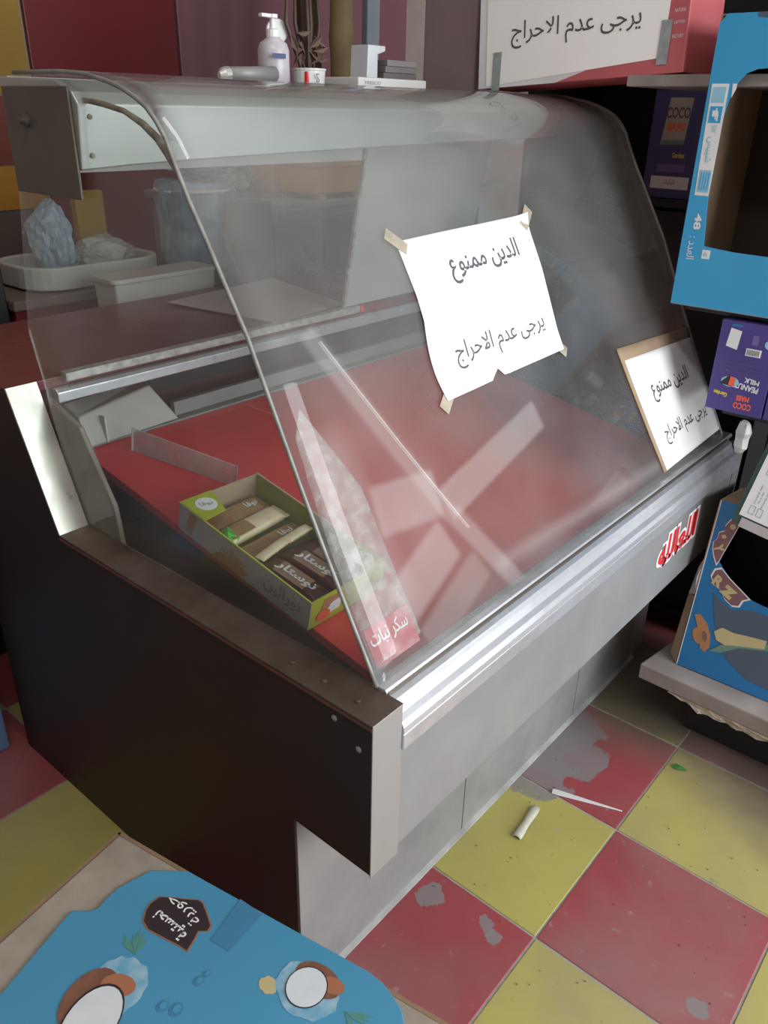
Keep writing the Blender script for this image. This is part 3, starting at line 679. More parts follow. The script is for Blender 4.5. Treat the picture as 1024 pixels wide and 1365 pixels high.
# ---------------------------------------------------------------- display rack at the right, its dusty ledge
ledge = thing('display_rack', (.85, -.2, 0), 'grey display rack with a dusty board ledge low at the right edge', 'rack')
lp = [(.648, .124), (.802, .100), (1.10, .07), (1.10, -.75), (.62, -.75), (.640, -.17)]
MB().prism(lp, 2, .150, .192).build('ledge_board', ledge_m, ledge, bevel=.004)
fo_ = MB(); N_ = 60; rng = random.Random(3); vs = []
for i in range(N_+1):
    y = .045-.80*i/N_; xf = .648-.01*i/N_
    k = min(1, i/6)
    for j in range(5):
        d = j/4; vs.append((xf+.006+.03*k*d*.3+rng.uniform(-.004, .004)*k, y+rng.uniform(-.004, .004), .150-k*d*(.018+.014*abs(noise.noise(V((y*22, 0, 0))))*2)+rng.uniform(-.003, .003)*k*d))
fo_.poly3(vs, [(i*5+j, (i+1)*5+j, (i+1)*5+j+1, i*5+j+1) for i in range(N_) for j in range(4)])
fo_.build('torn_foam_edge', foam_m, ledge, solid=.012)
MB().box(.74, 1.06, -.7, .02, 0, .15).build('plinth', near_black, ledge)
for (z0, z1, y1, y0) in ((.788, .800, .10, -.6), (.990, 1.002, .22, -.6), (1.4035, 1.4245, .42, -.6)):
    MB().box(.775, 1.095, y0, y1, z0, z1).build('shelf', ledge_m if z1 > 1.4 else near_black, ledge, bevel=.002)
for y in (-.55, .04):
    MB().box(1.07, 1.10, y, y+.03, .15, 1.43).build('post', near_black, ledge)
MB().box(1.098, 1.108, -.6, .07, .2, 1.43).build('back_sheet', near_black, ledge)

def carton_face(o, plane, outer, holes, depth, face_m, thick=.003, side_m=None, inner=None, name='front_panel', back=None):
    """open-faced carton: front panel with a torn window, four sides, back; frame x,y in the face, z outwards"""
    fr = plane; x0 = min(p[0] for p in outer); x1 = max(p[0] for p in outer); y0 = min(p[1] for p in outer); y1 = max(p[1] for p in outer)
    fp = MB(fr).plate(outer, holes, thick, 2, -thick).build(name, face_m, o)
    side_m = side_m or face_m
    lam = thick*.9
    MB(fr).box(x0, x0+lam, y0, y1, -depth, -thick).build('side_panel', side_m, o)
    MB(fr).box(x1-lam, x1, y0, y1, -depth, -thick).build('side_panel', side_m, o)
    MB(fr).box(x0+lam, x1-lam, y0, y0+lam, -depth, -thick).build('bottom_panel', side_m, o)
    MB(fr).box(x0+lam, x1-lam, y1-lam, y1, -depth, -thick).build('top_panel', side_m, o)
    MB(fr).box(x0+lam, x1-lam, y0+lam, y1-lam, -depth, -depth+lam).build('back_panel', back or inner or side_m, o)
    if inner:
        MB(fr).box(x0+lam, x0+lam+.001, y0+lam, y1-lam, -depth+lam, -thick).build('inner_lining', inner, o)
    return fp
# big blue carton, faces the camera side (-x)
CF = Fr((.750, .2425, 1.004), (0, -1, 0), (0, 0, 1), (-1, 0, 0))   # x to the right in the photo (-y)
c1 = thing('blue_carton', (.9, 0, 1.003), 'large bright blue carton with a torn out window at the upper right', 'carton')
def cy(y, z): return (.2425-y, z-1.004)
win = [cy(.1597, 1.4306), cy(.178, 1.4237), cy(.190, 1.409), cy(.1981, 1.391), cy(.2035, 1.366), cy(.2057, 1.341), cy(.2085, 1.308), cy(.2096, 1.2761), cy(.2075, 1.24), cy(.2049, 1.2024), cy(.1963, 1.1218), cy(.17, 1.119), cy(.1331, 1.1161), cy(.0706, 1.115), cy(-.05, 1.112), cy(-.06, 1.2), cy(-.05, 1.38), cy(0, 1.425), cy(.08, 1.436)]
fp = carton_face(c1, CF, [(0, 0), (.42, 0), (.42, .515), (.012, .515), (0, .500)], [win], .30, cyan, side_m=board, inner=board, back=mat('shaded_inner_card', (.05, .036, .026), .9))  # back panel colour darkened to stand in for the shade inside
MB(CF).prism([(.0, -.0015), (.42, -.0015), (.42, .0), (0, .0)], 2, -.30, .0002).build('bottom_edge', ledge_m, c1)
# print strip turned on its side
def strip(x0, x1, y0, y1, m, lift=.0003, nm='printed_patch'): return decal(CF, rect(x0, x1, y0, y1), m, fp, nm, lift=lift)
decal(CF, [(.006, .4035), (.038, .4035), (.0385, .30), (.0375, .210), (.010, .210)], white_print, fp, 'printed_label')
strip(.010, .034, .372, .398, pale_cyan, .0008); strip(.011, .034, .338, .366, cyan, .0008)
put_text('f', on(CF, .0016), .0225, .352, .022, .012, white_print, fp, rot=-math.pi/2, bold=.05)
put_text('5W', on(CF, .0012), .024, .328, .012, .010, pale_cyan, fp, rot=-math.pi/2)
put_text('شيبس', on(CF, .0012), .022, .292, .044, .016, pale_cyan, fp, rot=-math.pi/2, bold=.01)
strip(.013, .0355, .216, .256, pale_cyan, .0008)
for q in range(4): strip(.016+.005*q, .0178+.005*q, .220, .252, cyan, .0013)
decal(CF, [(.044, .4035), (.052, .4035), (.052, .395), (.046, .380)], white_print, fp)
put_text('48', on(CF, .0006), .026, .162, .030, .014, white_print, fp, rot=-math.pi/2, bold=.03)
put_text('العدد :', on(CF, .0006), .0235, .112, .044, .016, white_print, fp, rot=-math.pi/2)
decal(CF, rect(.046, .062, .094, .111), white_print, fp); put_text('R', on(CF, .001), .054, .102, .008, .008, pale_cyan, fp)
decal(CF, [(.066, .515), (.09, .515), (.09, .505), (.066, .508)], slate_p, fp)
# purple carton under it, print upside down
PF = Fr((.750, .1305, .802), (0, -1, 0), (0, 0, 1), (-1, 0, 0))
c2 = thing('purple_carton', (.9, 0, .802), 'purple carton standing upside down under the large blue carton', 'carton')
pf = MB(PF).box(0, .115, 0, .186, -.22, 0).build('body', purple, c2, bevel=.002)
MB(PF).box(.118, .24, -.0, .186, -.22, -.001).build('body', purple, c2, bevel=.002)
d = lambda poly, m, lift=.0003, nm='printed_patch': decal(PF, poly, m, pf, nm, lift=lift)
d([(.017, .135), (.040, .130), (.043, .168), (.021, .172)], white_print); d(rect(.058, .088, .122, .137), white_print)
for q in range(9): d(rect(.0605+.0028*q, .0617+.0028*q, .124, .135), ink, .0008)
put_text('COCO', on(PF, .0005), .074, .018, .036, .014, orange_p, pf, rot=math.pi, bold=.04)
put_text('MASS', on(PF, .0005), .072, .034, .026, .012, orange_p, pf, rot=math.pi, bold=.06)
put_text('PEANUT', on(PF, .0005), .074, .058, .048, .012, white_print, pf, rot=math.pi-.1, bold=.03)
put_text('MILK', on(PF, .0005), .082, .072, .030, .010, white_print, pf, rot=math.pi-.1, bold=.03)
put_text('Garden', on(PF, .0005), .026, .036, .028, .009, yellow_p, pf, rot=math.pi-.1, bold=.03)
d(ell(.040, .064, .018, .011), pale_cyan); d([(.020, .058), (.046, .054), (.046, .072), (.036, .076)], choc_badge, .0008); d([(.038, .056), (.050, .056), (.050, .072), (.040, .076)], orange_p, .0012)
for q in range(3): put_text('المكونات سكر كاكاو حليب', on(PF, .0005), .058, .103-.009*q, .088, .005, purple_lt, pf, rot=math.pi)
d(ell(.100, .150, .009, .009), pale_cyan); d(rect(.066, .078, .145, .164), purple_lt); d(ell(.032, .178, .012, .003), snack_blue)
# white list sheet on dark green carton
ez = V((-.97, .03, .22)).normalized(); gx = V((0, -1, 0)); gy = V((.10, -.055, .25))
GFm = Fr((.712, .0165, .585), (-.03, -1, -.14), (.06, -.030, .26))
if GFm.z.x > 0: GFm.z = -GFm.z
c3 = thing('dark_green_carton', (.85, -.05, .565), 'dark green carton with a white checklist sheet, leaning under the purple carton', 'carton')
gb_ = MB(GFm).box(0, .22, .0, .205, -.035, 0).build('body', green_dk, c3, bevel=.002)
gs = MB(GFm).box(.010, .21, .020, .203, .0006, .0022).build('checklist_sheet', white_print, c3)
for (ax_, ay_) in ((.024, .030), (.040, .030), (.024, .118), (.040, .118), (.024, .168)):
    MB(GFm).plate(rect(ax_, ax_+.011, ay_, ay_+.018), [rect(ax_+.0008, ax_+.0102, ay_+.0008, ay_+.0172)], .0004, 2, .0022).build('checkbox', ink_soft, gs)
for (ax_, ay_, tx, l_) in ((.0265, .074, 'Monthly sale', .042), (.034, .070, 'Party size', .026), (.043, .068, 'Weekly sale', .04), (.0265, .150, 'Special', .02)):
    put_text(tx, on(GFm, .0028), ax_+.002, ay_, l_, .005, ink_soft, gs, rot=math.pi/2)
gs2 = MB(GFm).box(.018, .12, -.004, .016, .0006, .002).build('lower_sheet', grey_card, c3)
o = MB().lathe([(.010, 0), (.015, .012), (.013, .03), (.016, .045), (.011, .06), (.006, .066)], (.722, .034, .735), 9)
for v in o.bm.verts: v.co += V(noise.noise_vector(v.co*60))*.004
o = o.build('plastic_bag', grey_film, None, base=(.72, .034, .73)); props(o, 'crumpled scrap of clear plastic beside the dark green carton', 'plastic scrap')
# blue snack carton, leaning back, with dark opening; cartoon figure left out
SFm = Fr((.700, .0575, .195), (.012, -1, 0), (.0655, -.036, .4))
SFm.z = -SFm.z if SFm.z.x > 0 else SFm.z
c4 = thing('blue_snack_carton', (.85, -.1, .192), 'darker blue snack carton with a dark torn opening, standing on the grey ledge', 'carton')
def sy(y, z): return (.050-y+.01*0, (z-.20)*1.0)
hole = [(.105, .398), (.068, .388), (.050, .370), (.042, .335), (.034, .300), (.028, .275), (.040, .262), (.060, .245), (.075, .222), (.100, .214), (.14, .208), (.23, .205), (.24, .30), (.22, .395)]
sp_ = carton_face(c4, SFm, [(0, 0), (.27, 0), (.27, .410), (.0, .410)], [hole], .22, snack_blue, side_m=board_dark, inner=near_black)
MB(SFm).box(-.003, 0, .19, .410, -.16, 0).build('torn_card_edge', board, c4)
MB(SFm).box(-.0006, .0010, 0, .410, -.003, .0006).build('card_edge_line', white_print, c4)
MB(SFm).poly3([(-.003, 0, -.002), (-.028, .005, -.03), (-.024, .17, -.035), (-.003, .175, -.002), (-.003, 0, -.006), (-.028, .005, -.034), (-.024, .17, -.039), (-.003, .175, -.006)], [(0, 1, 2, 3), (4, 7, 6, 5), (0, 4, 5, 1), (1, 5, 6, 2), (2, 6, 7, 3), (3, 7, 4, 0)]).build('side_flap', board, c4)
MB(SFm).poly3([(-.003, .18, -.004), (-.020, .17, -.02), (-.014, .24, -.02), (-.003, .27, -.004), (-.006, .22, .004)], [(0, 1, 4), (1, 2, 4), (2, 3, 4), (3, 0, 4)]).build('torn_card_edge', grey_card, c4, solid=.001)
e = lambda poly, m, lift=.0003, nm='printed_patch': decal(SFm, poly, m, sp_, nm, lift=lift)
def clipx(p): return p
# lettering blobs "Yo.." and "Rz" style balloon letters with a mauve outline
def balloon(poly, lift):
    cx = sum(p[0] for p in poly)/len(poly); cy_ = sum(p[1] for p in poly)/len(poly)
    e([(cx+(x-cx)*1.10, cy_+(y-cy_)*1.10) for x, y in poly], white_print, lift); e(poly, mauve_p, lift+.0005)
balloon([(.024, .235), (.034, .218), (.050, .212), (.062, .196), (.080, .186), (.094, .190), (.098, .205), (.110, .2135), (.060, .2435), (.040, .259), (.028, .252)][::-1], .0004)
put_text('R', on(SFm, .0018), .040, .229, .022, .026, straw_p, sp_, rot=-.35, bold=.05)
put_text('z', on(SFm, .0018), .066, .213, .032, .026, straw_p, sp_, rot=-.45, bold=.06)
balloon([(.010, .300), (.016, .285), (.026, .268), (.029, .276), (.034, .300), (.042, .335), (.050, .370), (.040, .375), (.030, .372), (.022, .355), (.024, .345), (.014, .338), (.014, .325), (.008, .315)][::-1], .0004)
put_text('Y', on(SFm, .0018), .022, .304, .018, .022, straw_p, sp_, rot=-1.1, bold=.06); put_text('o', on(SFm, .0018), .026, .333, .010, .009, straw_p, sp_, bold=.08); put_text('o', on(SFm, .0018), .038, .360, .012, .012, straw_p, sp_, bold=.08)
e([(.050, .150), (.040, .185), (.036, .20), (.05, .19), (.085, .175), (.12, .19), (.20, .19), (.255, .19), (.255, .02), (.15, .03), (.10, .06), (.07, .10)][::-1], slate_p)
# hat, plain shape, and streamer (no face)
e([(.010, .135), (.022, .140), (.040, .125), (.055, .100), (.060, .070), (.052, .055), (.040, .062), (.034, .085), (.025, .105)][::-1], tan_p, .0008, 'printed_hat')
e(ell(.029, .088, .012, .020, 16, .4), tan_p, .0006, 'printed_hat'); e(ell(.044, .092, .005, .013, 12, .3), mauve_p, .0014)
e([(.060, .062), (.085, .068), (.12, .095), (.20, .12), (.25, .125), (.25, .135), (.18, .13), (.12, .112), (.08, .085)], sage_p, .0010, 'printed_streamer')
e([(.060, .112), (.075, .128), (.10, .125), (.13, .13), (.17, .135), (.17, .115), (.12, .10), (.09, .090), (.07, .094)], straw_p, .0012, 'printed_shape')

# ---------------------------------------------------------------- dark rack behind the far end, with a second purple carton
rk = thing('black_shelving', (1.4, .3, 0), 'black shelving unit standing in shade beyond the far end of the counter', 'shelving')
MB().box(1.50, 1.52, -.1, .86, 0, 1.95).build('back_sheet', near_black, rk)
for y in (.84,): MB().box(1.125, 1.5, y, y+.02, 0, 1.95).build('side_sheet', near_black, rk)
MB().box(1.125, 1.5, .12, .135, 0, 1.95).build('side_sheet', near_black, rk)
for z in (.05, .6, 1.15, 1.50, 1.93): MB().box(1.125, 1.5, .135, .84, z, z+.018).build('shelf', near_black, rk)
MB().box(1.14, 1.15, .135, .84, .07, 1.14).build('front_sheet', near_black, rk)
MB().box(1.28, 1.29, .135, .84, 1.52, 1.93).build('front_sheet', near_black, rk)
QF = Fr((1.140, .515, 1.169), (0, -1, 0), (0, 0, 1), (-1, 0, 0))
c5 = thing('purple_carton', (1.25, .45, 1.168), 'purple carton standing upright on the black shelving, seen through the glass', 'carton')
qb = MB(QF).box(0, .125, 0, .238, -.22, 0).build('body', mat('dim_purple_card', (.055, .045, .16), .5), c5, bevel=.002)
k = lambda poly, m, lift=.0003: decal(QF, poly, m, qb, lift=lift)
k([(.030, .120), (.088, .122), (.096, .222), (.040, .222)], mat('beige_print', (.42, .37, .28), .6)); put_text('COCO', on(QF, .001), .064, .190, .058, .024, ink, qb, bold=.03); put_text('BARS', on(QF, .001), .064, .160, .044, .018, orange_p, qb, bold=.05)
k([(.033, .120), (.088, .122), (.088, .132), (.034, .130)], sage_p, .0008); put_text('Garden', on(QF, .001), .080, .098, .03, .012, yellow_p, qb, bold=.02)
k(rect(.020, .116, .022, .050), white_print); put_text('المكونات', on(QF, .001), .066, .037, .030, .016, ink, qb)
k(rect(.030, .100, .060, .078), purple_lt)

# ---------------------------------------------------------------- carton with notice on top of the counter
ex = V((-.012, -.465, .029)); TFm = Fr((.785, .785, 1.398), ex, (0.02, 0, 1)); TFm.z = TFm.x.cross(TFm.y)
if TFm.z.x > 0: TFm.z = -TFm.z
c6 = thing('red_and_white_carton', (.86, .55, 1.398), 'red and white carton on top of the counter with a white notice taped on', 'carton')
red_faded = mat('faded_red_print', (.50, .12, .13), .5, 0, (.42, .09, .10), 8, .6)
MB(TFm).box(0, .480, 0, .27, -.16, 0).build('body', red_faded, c6, bevel=.002)
decal(TFm, rect(.0, .03, 0, .27), white_print, c6); decal(TFm, [(.03, .0), (.20, 0), (.27, .018), (.03, .02)], white_print, c6)
for q, zz in enumerate((.105, .085, .062)): put_text(('NATURAL', 'QUALITY FOOD', 'FACTORY')[q], on(TFm, .0006), .462, zz, .022, .006, white_print, c6)
no = MB(TFm).poly3([(.022, .004, .001), (.435, .028, .001), (.452, .30, .001), (.018, .30, .001), (.022, .004, .0016), (.435, .028, .0016), (.452, .30, .0016), (.018, .30, .0016)], [(0, 1, 2, 3), (7, 6, 5, 4), (0, 4, 5, 1), (1, 5, 6, 2), (2, 6, 7, 3), (3, 7, 4, 0)]).build('paper_notice', paper, None, base=TFm(.22, .1, 0))
props(no, 'white notice with one Arabic line, taped to the red and white carton on the counter', 'notice')
put_text('يرجى عدم الاحراج', on(TFm, .0022), .235, .098, .300, .052, ink, no, bold=.004)
for (a_, b_) in ((.036, .0), (.424, .022)):
    MB(TFm).grid(lambda i, j: (a_+.022*i+.004*j, b_-.006+.075*j, .0024), 1, 3).build('tape_strip', tape_m, no, solid=.0003)
mauve_box = MB().box(.90, 1.02, .88, 1.04, 1.388, 1.72).build('pale_mauve_carton', mat('pale_mauve_card', (.34, .27, .28), .6), None, base=(.96, .96, 1.388), bevel=.006)
props(mauve_box, 'pale mauve carton behind the red and white carton on the counter top', 'carton')
bs = MB().box(.0, 1.1, .852, 1.10, 1.370, 1.387).build('back_shelf', grey_pan, ctr, bevel=.002)

# ---------------------------------------------------------------- small things on the counter top
TZ = 1.3882
def top(name, mb, m, label, cat, base, **kk): return props(mb.build(name, m, None, base=base, **kk), label, cat)
# soap bottle
bt = thing('soap_bottle', (.262, .90, TZ), 'clear pump soap bottle on top of the counter', 'bottle')
pm = mat('clear_bottle_plastic', (.50, .47, .50), .25, 0, (.6, .56, .6), 12, .5, trans=.3)
MB().lathe([(.028, 0), (.030, .006), (.030, .060), (.026, .072), (.014, .080), (.012, .084)], (.262, .90, TZ), 20).build('body', pm, bt, smooth=True)
MB().lathe([(.013, .082), (.013, .094), (.006, .096), (.005, .112), (.010, .113), (.010, .119)], (.262, .90, TZ), 14).build('pump', white_pl, bt)
MB().box(.232, .262, .895, .905, TZ+.113, TZ+.119).build('spout', white_pl, bt, bevel=.001)
MB(Fr((.245, .869, TZ+.046), (1, -.2, 0), (0, 0, 1))).box(-.012, .016, 0, .008, 0, .001).build('label', mat('navy_print', (.02, .03, .12), .5), bt)
o = top('white_round_lid', MB(Fr((.300, .93, TZ+.095), (1, -.6, 0), (0, 0, 1))).lathe([(.020, 0), (.022, .002), (.020, .006)], (0, 0, 0), 20), white_pl, 'white round lid leaning behind the pump soap bottle', 'lid', (.3, .93, TZ+.07))
MB().box(.292, .298, .93, .95, TZ, TZ+.085).build('handle', white_pl, o)
# knife / torch handle
kn = thing('grey_hand_tool', (.16, .86, TZ), 'grey metal hand tool with a ringed tip lying left of the soap bottle', 'tool')
MB().tube([(.115, .86, TZ+.016), (.225, .86, TZ+.019)], [.011, .013], 14).build('handle', steel_dull, kn, smooth=True)
MB().tube([(.094, .86, TZ+.013), (.104, .86, TZ+.014), (.115, .86, TZ+.016)], [.005, .012, .012], 14).build('tip', alu_dirty, kn)
MB().box(.10, .15, .85, .87, TZ, TZ+.006).build('rest', near_black, kn)
# cup of dried stalks
cp = thing('white_cup', (.355, .90, TZ), 'white printed plastic cup holding dried stalks on the counter top', 'cup')
MB().lathe([(.030, 0), (.033, .030), (.0345, .031), (.0345, .034), (.031, .034), (.028, .004)], (.355, .90, TZ), 22).build('body', white_pl, cp, smooth=False)
put_text('S', lambda a, b: V((.345+a, .865, TZ+.017+b)), 0, 0, .010, .016, ink_soft, cp); MB().box(.327, .334, .878, .884, TZ+.002, TZ+.028).build('red_mark', red_p, cp)
sk = thing('dried_stalks', (.355, .90, TZ+.004), 'bundle of dark dried stalks standing in the white cup', 'plant')
for q in range(7):
    a = random.uniform(-.03, .03); b = random.uniform(.02, .09)
    MB().tube([(.355+a*.3, .90, TZ+.006), (.350+a, .905, TZ+.05), (.345+a*2, .91, TZ+.11), (.35+a*1.6, .915, TZ+.16+b)], [.0035, .003, .004, .002], 6).build('stalk', dark_wood, sk, smooth=True)
for q in range(14):
    x, z = .33+random.uniform(-.02, .06), TZ+random.uniform(.05, .10)
    MB(Fr((x, .895, z), (random.uniform(-1, 1), .3, random.uniform(-1, 1)), (random.uniform(-1, 1), 1, 1))).poly3([(-.016, 0, 0), (0, .008, .003), (.018, 0, 0), (0, -.008, .003)], [(0, 1, 2), (0, 2, 3)]).build('dry_leaf', mat('dry_leaf_brown', (.12, .075, .05), .7), sk, solid=.0006)
# white flat box with grey books and a bracket
fb = MB().box(.47, .70, .87, 1.02, TZ, TZ+.024).build('flat_white_box', white_pl, None, base=(.58, .95, TZ), bevel=.003); props(fb, 'flat off-white box lying on top of the counter', 'box')
put_text('FRESCO', lambda a, b: V((.515+a, .8693, TZ+.014+b)), 0, 0, .05, .006, ink_soft, fb)
for q in range(3):
    o = MB().box(.585+.006*q, .70, .90, 1.0, TZ+.0245+.0125*q, TZ+.0365+.0125*q).build('grey_booklet', mat('booklet_grey_%d' % q, (.13+.04*q, .115+.04*q, .11+.04*q), .7), None, base=(.64, .95, TZ+.0245+.0125*q), bevel=.001)
    props(o, ['grey booklet at the bottom of the stack on the flat white box', 'grey booklet in the middle of the stack on the flat white box', 'pale grey booklet topmost of the stack on the flat white box'][q], 'booklet')
bk = MB(Fr((.53, .90, TZ+.0245))).prism([(0, 0), (.035, 0), (.035, .045), (.060, .052), (.060, .062), (.004, .062)], 1, 0, .05).build('white_bracket', mat('white_powder_coat', (.55, .58, .60), .4), None, base=(.55, .92, TZ+.0245), bevel=.002)
props(bk, 'small white angled bracket standing on the flat white box', 'bracket')
# tall poles and boards leaning behind, standing on the floor
def pole(name, x0, x1, y, z0, z1, m, label, lean=0., dep=.03, cat='board'):
    o = MB().poly3([(x0, y, z0), (x1, y, z0), (x1, y+dep, z0), (x0, y+dep, z0), (x0+lean, y+.05, z1), (x1+lean, y+.05, z1), (x1+lean, y+.05+dep, z1), (x0+lean, y+.05+dep, z1)],
                   [(3, 2, 1, 0), (4, 5, 6, 7), (0, 1, 5, 4), (1, 2, 6, 5), (2, 3, 7, 6), (3, 0, 4, 7)]).build(name, m, None, base=((x0+x1)/2, y, z0), bevel=.004)
    return props(o, label, cat)
pole('brown_board', 1.35, 1.44, 1.90, 1.101, 2.0, dark_wood, 'dark brown upright board behind the counter, left of the bamboo pole')
o = MB().tube([(1.50+.003*math.sin(z*7), 1.88, z) for z in [1.101+i*.06 for i in range(21)]], [.040 if i % 4 else .045 for i in range(21)], 14).build('bamboo_pole', wood, None, base=(1.50, 1.88, 1.101), smooth=True)
props(o, 'thick straw coloured bamboo pole standing on the steel table behind the counter', 'pole')
pole('blue_plank', 1.63, 1.70, 1.88, 1.101, 2.0, blue_grey, 'pale blue-grey plank leaning right of the bamboo pole', lean=.07)
pole('mauve_plank', 1.57, 1.60, 1.92, 1.101, 2.0, slate_p, 'narrow slate coloured plank between the bamboo pole and the pale blue plank')

# ---------------------------------------------------------------- paper sheets on the worktop
for q, (pts_, z, lab) in enumerate(([[(.235, 1.25), (.615, 1.30), (.505, .955), (.27, .935)], .9238, 'lower card sheet of the pair lying on the maroon worktop'],
                                    [[(.221, 1.262), (.612, 1.318), (.515, .962), (.262, .930)], .9262, 'upper pinkish white card sheet lying on the maroon worktop'])):
    o = MB().prism(pts_, 2, z, z+.002).build('card_sheet', mat('pinkish_card', (.52, .44, .43), .6, 0, (.44, .36, .35), 5, .7), None, base=(.42, 1.15, z)); props(o, lab, 'sheet')

# ---------------------------------------------------------------- back counter area
bc = thing('steel_back_table', (1.3, 1.75, 0), 'grey steel work table standing behind the counter', 'table')
MB().box(.72, 1.9, 1.45, 2.05, 1.075, 1.100).build('tabletop', steel_dull, bc, bevel=.006)
MB().box(.74, 1.88, 1.465, 1.48, 1.02, 1.075).build('apron', steel_dull, bc)
for x in (.74, 1.85):
    for y in (1.48, 2.0): MB().box(x, x+.035, y, y+.035, 0, 1.075).build('leg', steel_dull, bc)
MB().box(.76, 1.88, 1.49, 2.03, .25, .27).build('lower_shelf', steel_dull, bc)
def boxed(name, b, z, m, label, cat, bevel=.004, base=None, **kk):
    o = MB().box(b[0], b[1], b[2], b[3], z[0], z[1]).build(name, m, None, base=((b[0]+b[1])/2, (b[2]+b[3])/2, z[0]), bevel=bevel); return props(o, label, cat)
boxed('black_oven', (.86, 1.35, 1.37, 1.85-.44+.0, ), (.0, .1), black_m, 'x', 'x') if False else None
ov = boxed('black_crate', (.88, 1.40, 1.365, 1.415), (.0, 1.06), black_m, 'large black panelled appliance front under the steel table', 'appliance')
MB().box(.93, 1.35, 1.360, 1.366, .62, .98).build('door_panel', mat('dark_blue_glass', (.03, .04, .06), .2), ov, bevel=.003)
g_ = boxed('grey_perforated_panel', (.685, .872, 1.37, 1.40), (.0, 1.09), mat('grey_board_panel', (.20, .195, .18), .6), 'grey panel with round holes under the left of the steel table', 'panel')
for (x, z) in ((.80, .98), (.78, .92), (.76, .86), (.83, .95)):
    MB(Fr((x, 1.3695, z), (1, 0, 0), (0, 0, 1), (0, -1, 0))).lathe([(.012, 0), (.012, .001)], (0, 0, 0), 14).build('hole', near_black, g_)
boxed('brown_carton', (.56, .67, 1.37, 1.45), (.0, 1.12), mat('grey_brown_card', (.16, .125, .10), .7), 'grey-brown upright carton between the film bin and the grey panel', 'carton')
cr = thing('amber_crate', (1.05, 1.53, 1.10), 'amber plastic crate with stub feet on the steel table', 'crate')
MB().box(.935, 1.195, 1.46, 1.62, 1.115, 1.195).build('body', amber, cr, bevel=.004)
for x in (.95, 1.12): MB().box(x, x+.03, 1.465, 1.49, 1.100, 1.116).build('foot', amber, cr); MB().box(x, x+.03, 1.59, 1.615, 1.100, 1.116).build('foot', amber, cr)
MB().box(.93, 1.20, 1.455, 1.625, 1.190, 1.200).build('rim', amber, cr, bevel=.002)
cr2 = thing('amber_crate', (1.13, 1.77, 1.10), 'second amber crate with a mauve front, behind the first on the steel table', 'crate')
MB().box(.98, 1.29, 1.70, 1.84, 1.100, 1.28).build('body', amber, cr2, bevel=.004); MB().box(1.0, 1.25, 1.694, 1.70, 1.20, 1.27).build('front_card', mauve_p, cr2)
# film lined bin left of table
bn = thing('film_lined_bin', (.57, 1.58, 0), 'tall bin lined with bluish clear film, standing left of the steel table', 'bin')
MB().lathe([(.07, 0), (.085, 1.0), (.100, 1.13), (.102, 1.14)], (.57, 1.58, 0), 20).build('body', mat('dull_bin_grey', (.18, .19, .20), .5), bn, smooth=True)
fm = MB().lathe([(.096, .90), (.098, .97), (.10, 1.05), (.112, 1.140), (.10, 1.165), (.075, 1.17)], (.57, 1.58, 0), 34)
for v in fm.bm.verts: v.co += V(noise.noise_vector(v.co*22))*.014
fm.build('film_liner', blue_film, bn)
MB().tube([(.57+.108*math.cos(a/20*2*math.pi), 1.58+.108*math.sin(a/20*2*math.pi), 1.142) for a in range(21)], .005, 8).build('rim', white_pl, bn, smooth=True)
# low cabinet with enamel tray, tub, bags (behind the near end)
lc = thing('red_base_cabinet', (.2, 1.75, 0), 'dark red base cabinet behind the near end of the counter', 'cabinet')
MB().box(-.02, .43, 1.54, 2.1, 0, .90).build('body', wall_red, lc, bevel=.003)
MB().box(-.03, .44, 1.52, 2.12, .90, .925).build('worktop', wall_tau, lc, bevel=.004)
tr = thing('enamel_tray', (.16, 1.62, .926), 'large white enamel tray with rounded corners on the red base cabinet', 'tray')
def rr_(x0, x1, y0, y1, r, n=6):
    o = []
    for (cx, cy_, a0) in ((x1-r, y1-r, 0), (x0+r, y1-r, 90), (x0+r, y0+r, 180), (x1-r, y0+r, 270)):
        for k_ in range(n+1):
            a = math.radians(a0+90*k_/n); o.append((cx+r*math.cos(a), cy_+r*math.sin(a)))
    return o
tw = mat('enamel_white', (.45, .46, .43), .35, 0, (.36, .36, .33), 6, .6)
MB().plate(rr_(.045, .435, 1.535, 1.80, .09), [rr_(.06, .42, 1.55, 1.785, .08)], .055, 2, .93).build('rim', tw, tr, bevel=.004)
MB().plate(rr_(.06, .42, 1.55, 1.785, .08), [], .008, 2, .93).build('base', tw, tr)
tub = thing('cream_tub', (.23, 1.40, .0), 'cream square tub in front of the enamel tray, behind the maroon worktop', 'tub')
MB().poly3([(.16, 1.36, .62), (.43, 1.36, .62), (.43, 1.45, .62), (.16, 1.45, .62), (.145, 1.355, .965), (.445, 1.355, .965), (.445, 1.452, .965), (.145, 1.452, .965)],
           [(3, 2, 1, 0), (0, 1, 5, 4), (1, 2, 6, 5), (2, 3, 7, 6), (3, 0, 4, 7), (4, 5, 6, 7)]).build('body', cream_pl, tub, bevel=.006)
MB().plate(rr_(.138, .452, 1.35, 1.457, .02), [], .010, 2, .965).build('lid', cream_pl, tub, bevel=.003)
MB().box(.17, .42, 1.37, 1.44, 0, .62).build('stand', laminate, tub)
def bag(name, c, s, m, label, seed):
    b_ = MB(); bmesh.ops.create_icosphere(b_.bm, subdivisions=4, radius=1)
    for v in b_.bm.verts:
        p = v.co.copy(); d_ = 1+.22*noise.noise(p*1.7+V((seed, 0, 0)))+.16*noise.noise(p*4.5+V((0, seed, 0)))
        v.co = V((c[0]+p.x*s[0]*d_, c[1]+p.y*s[1]*d_, max(c[2]+p.z*s[2]*d_, c[2]-s[2]*.9)))
    o = b_.build(name, m, None, base=(c[0], c[1], c[2]-s[2]*.9)); return props(o, label, 'plastic bag')
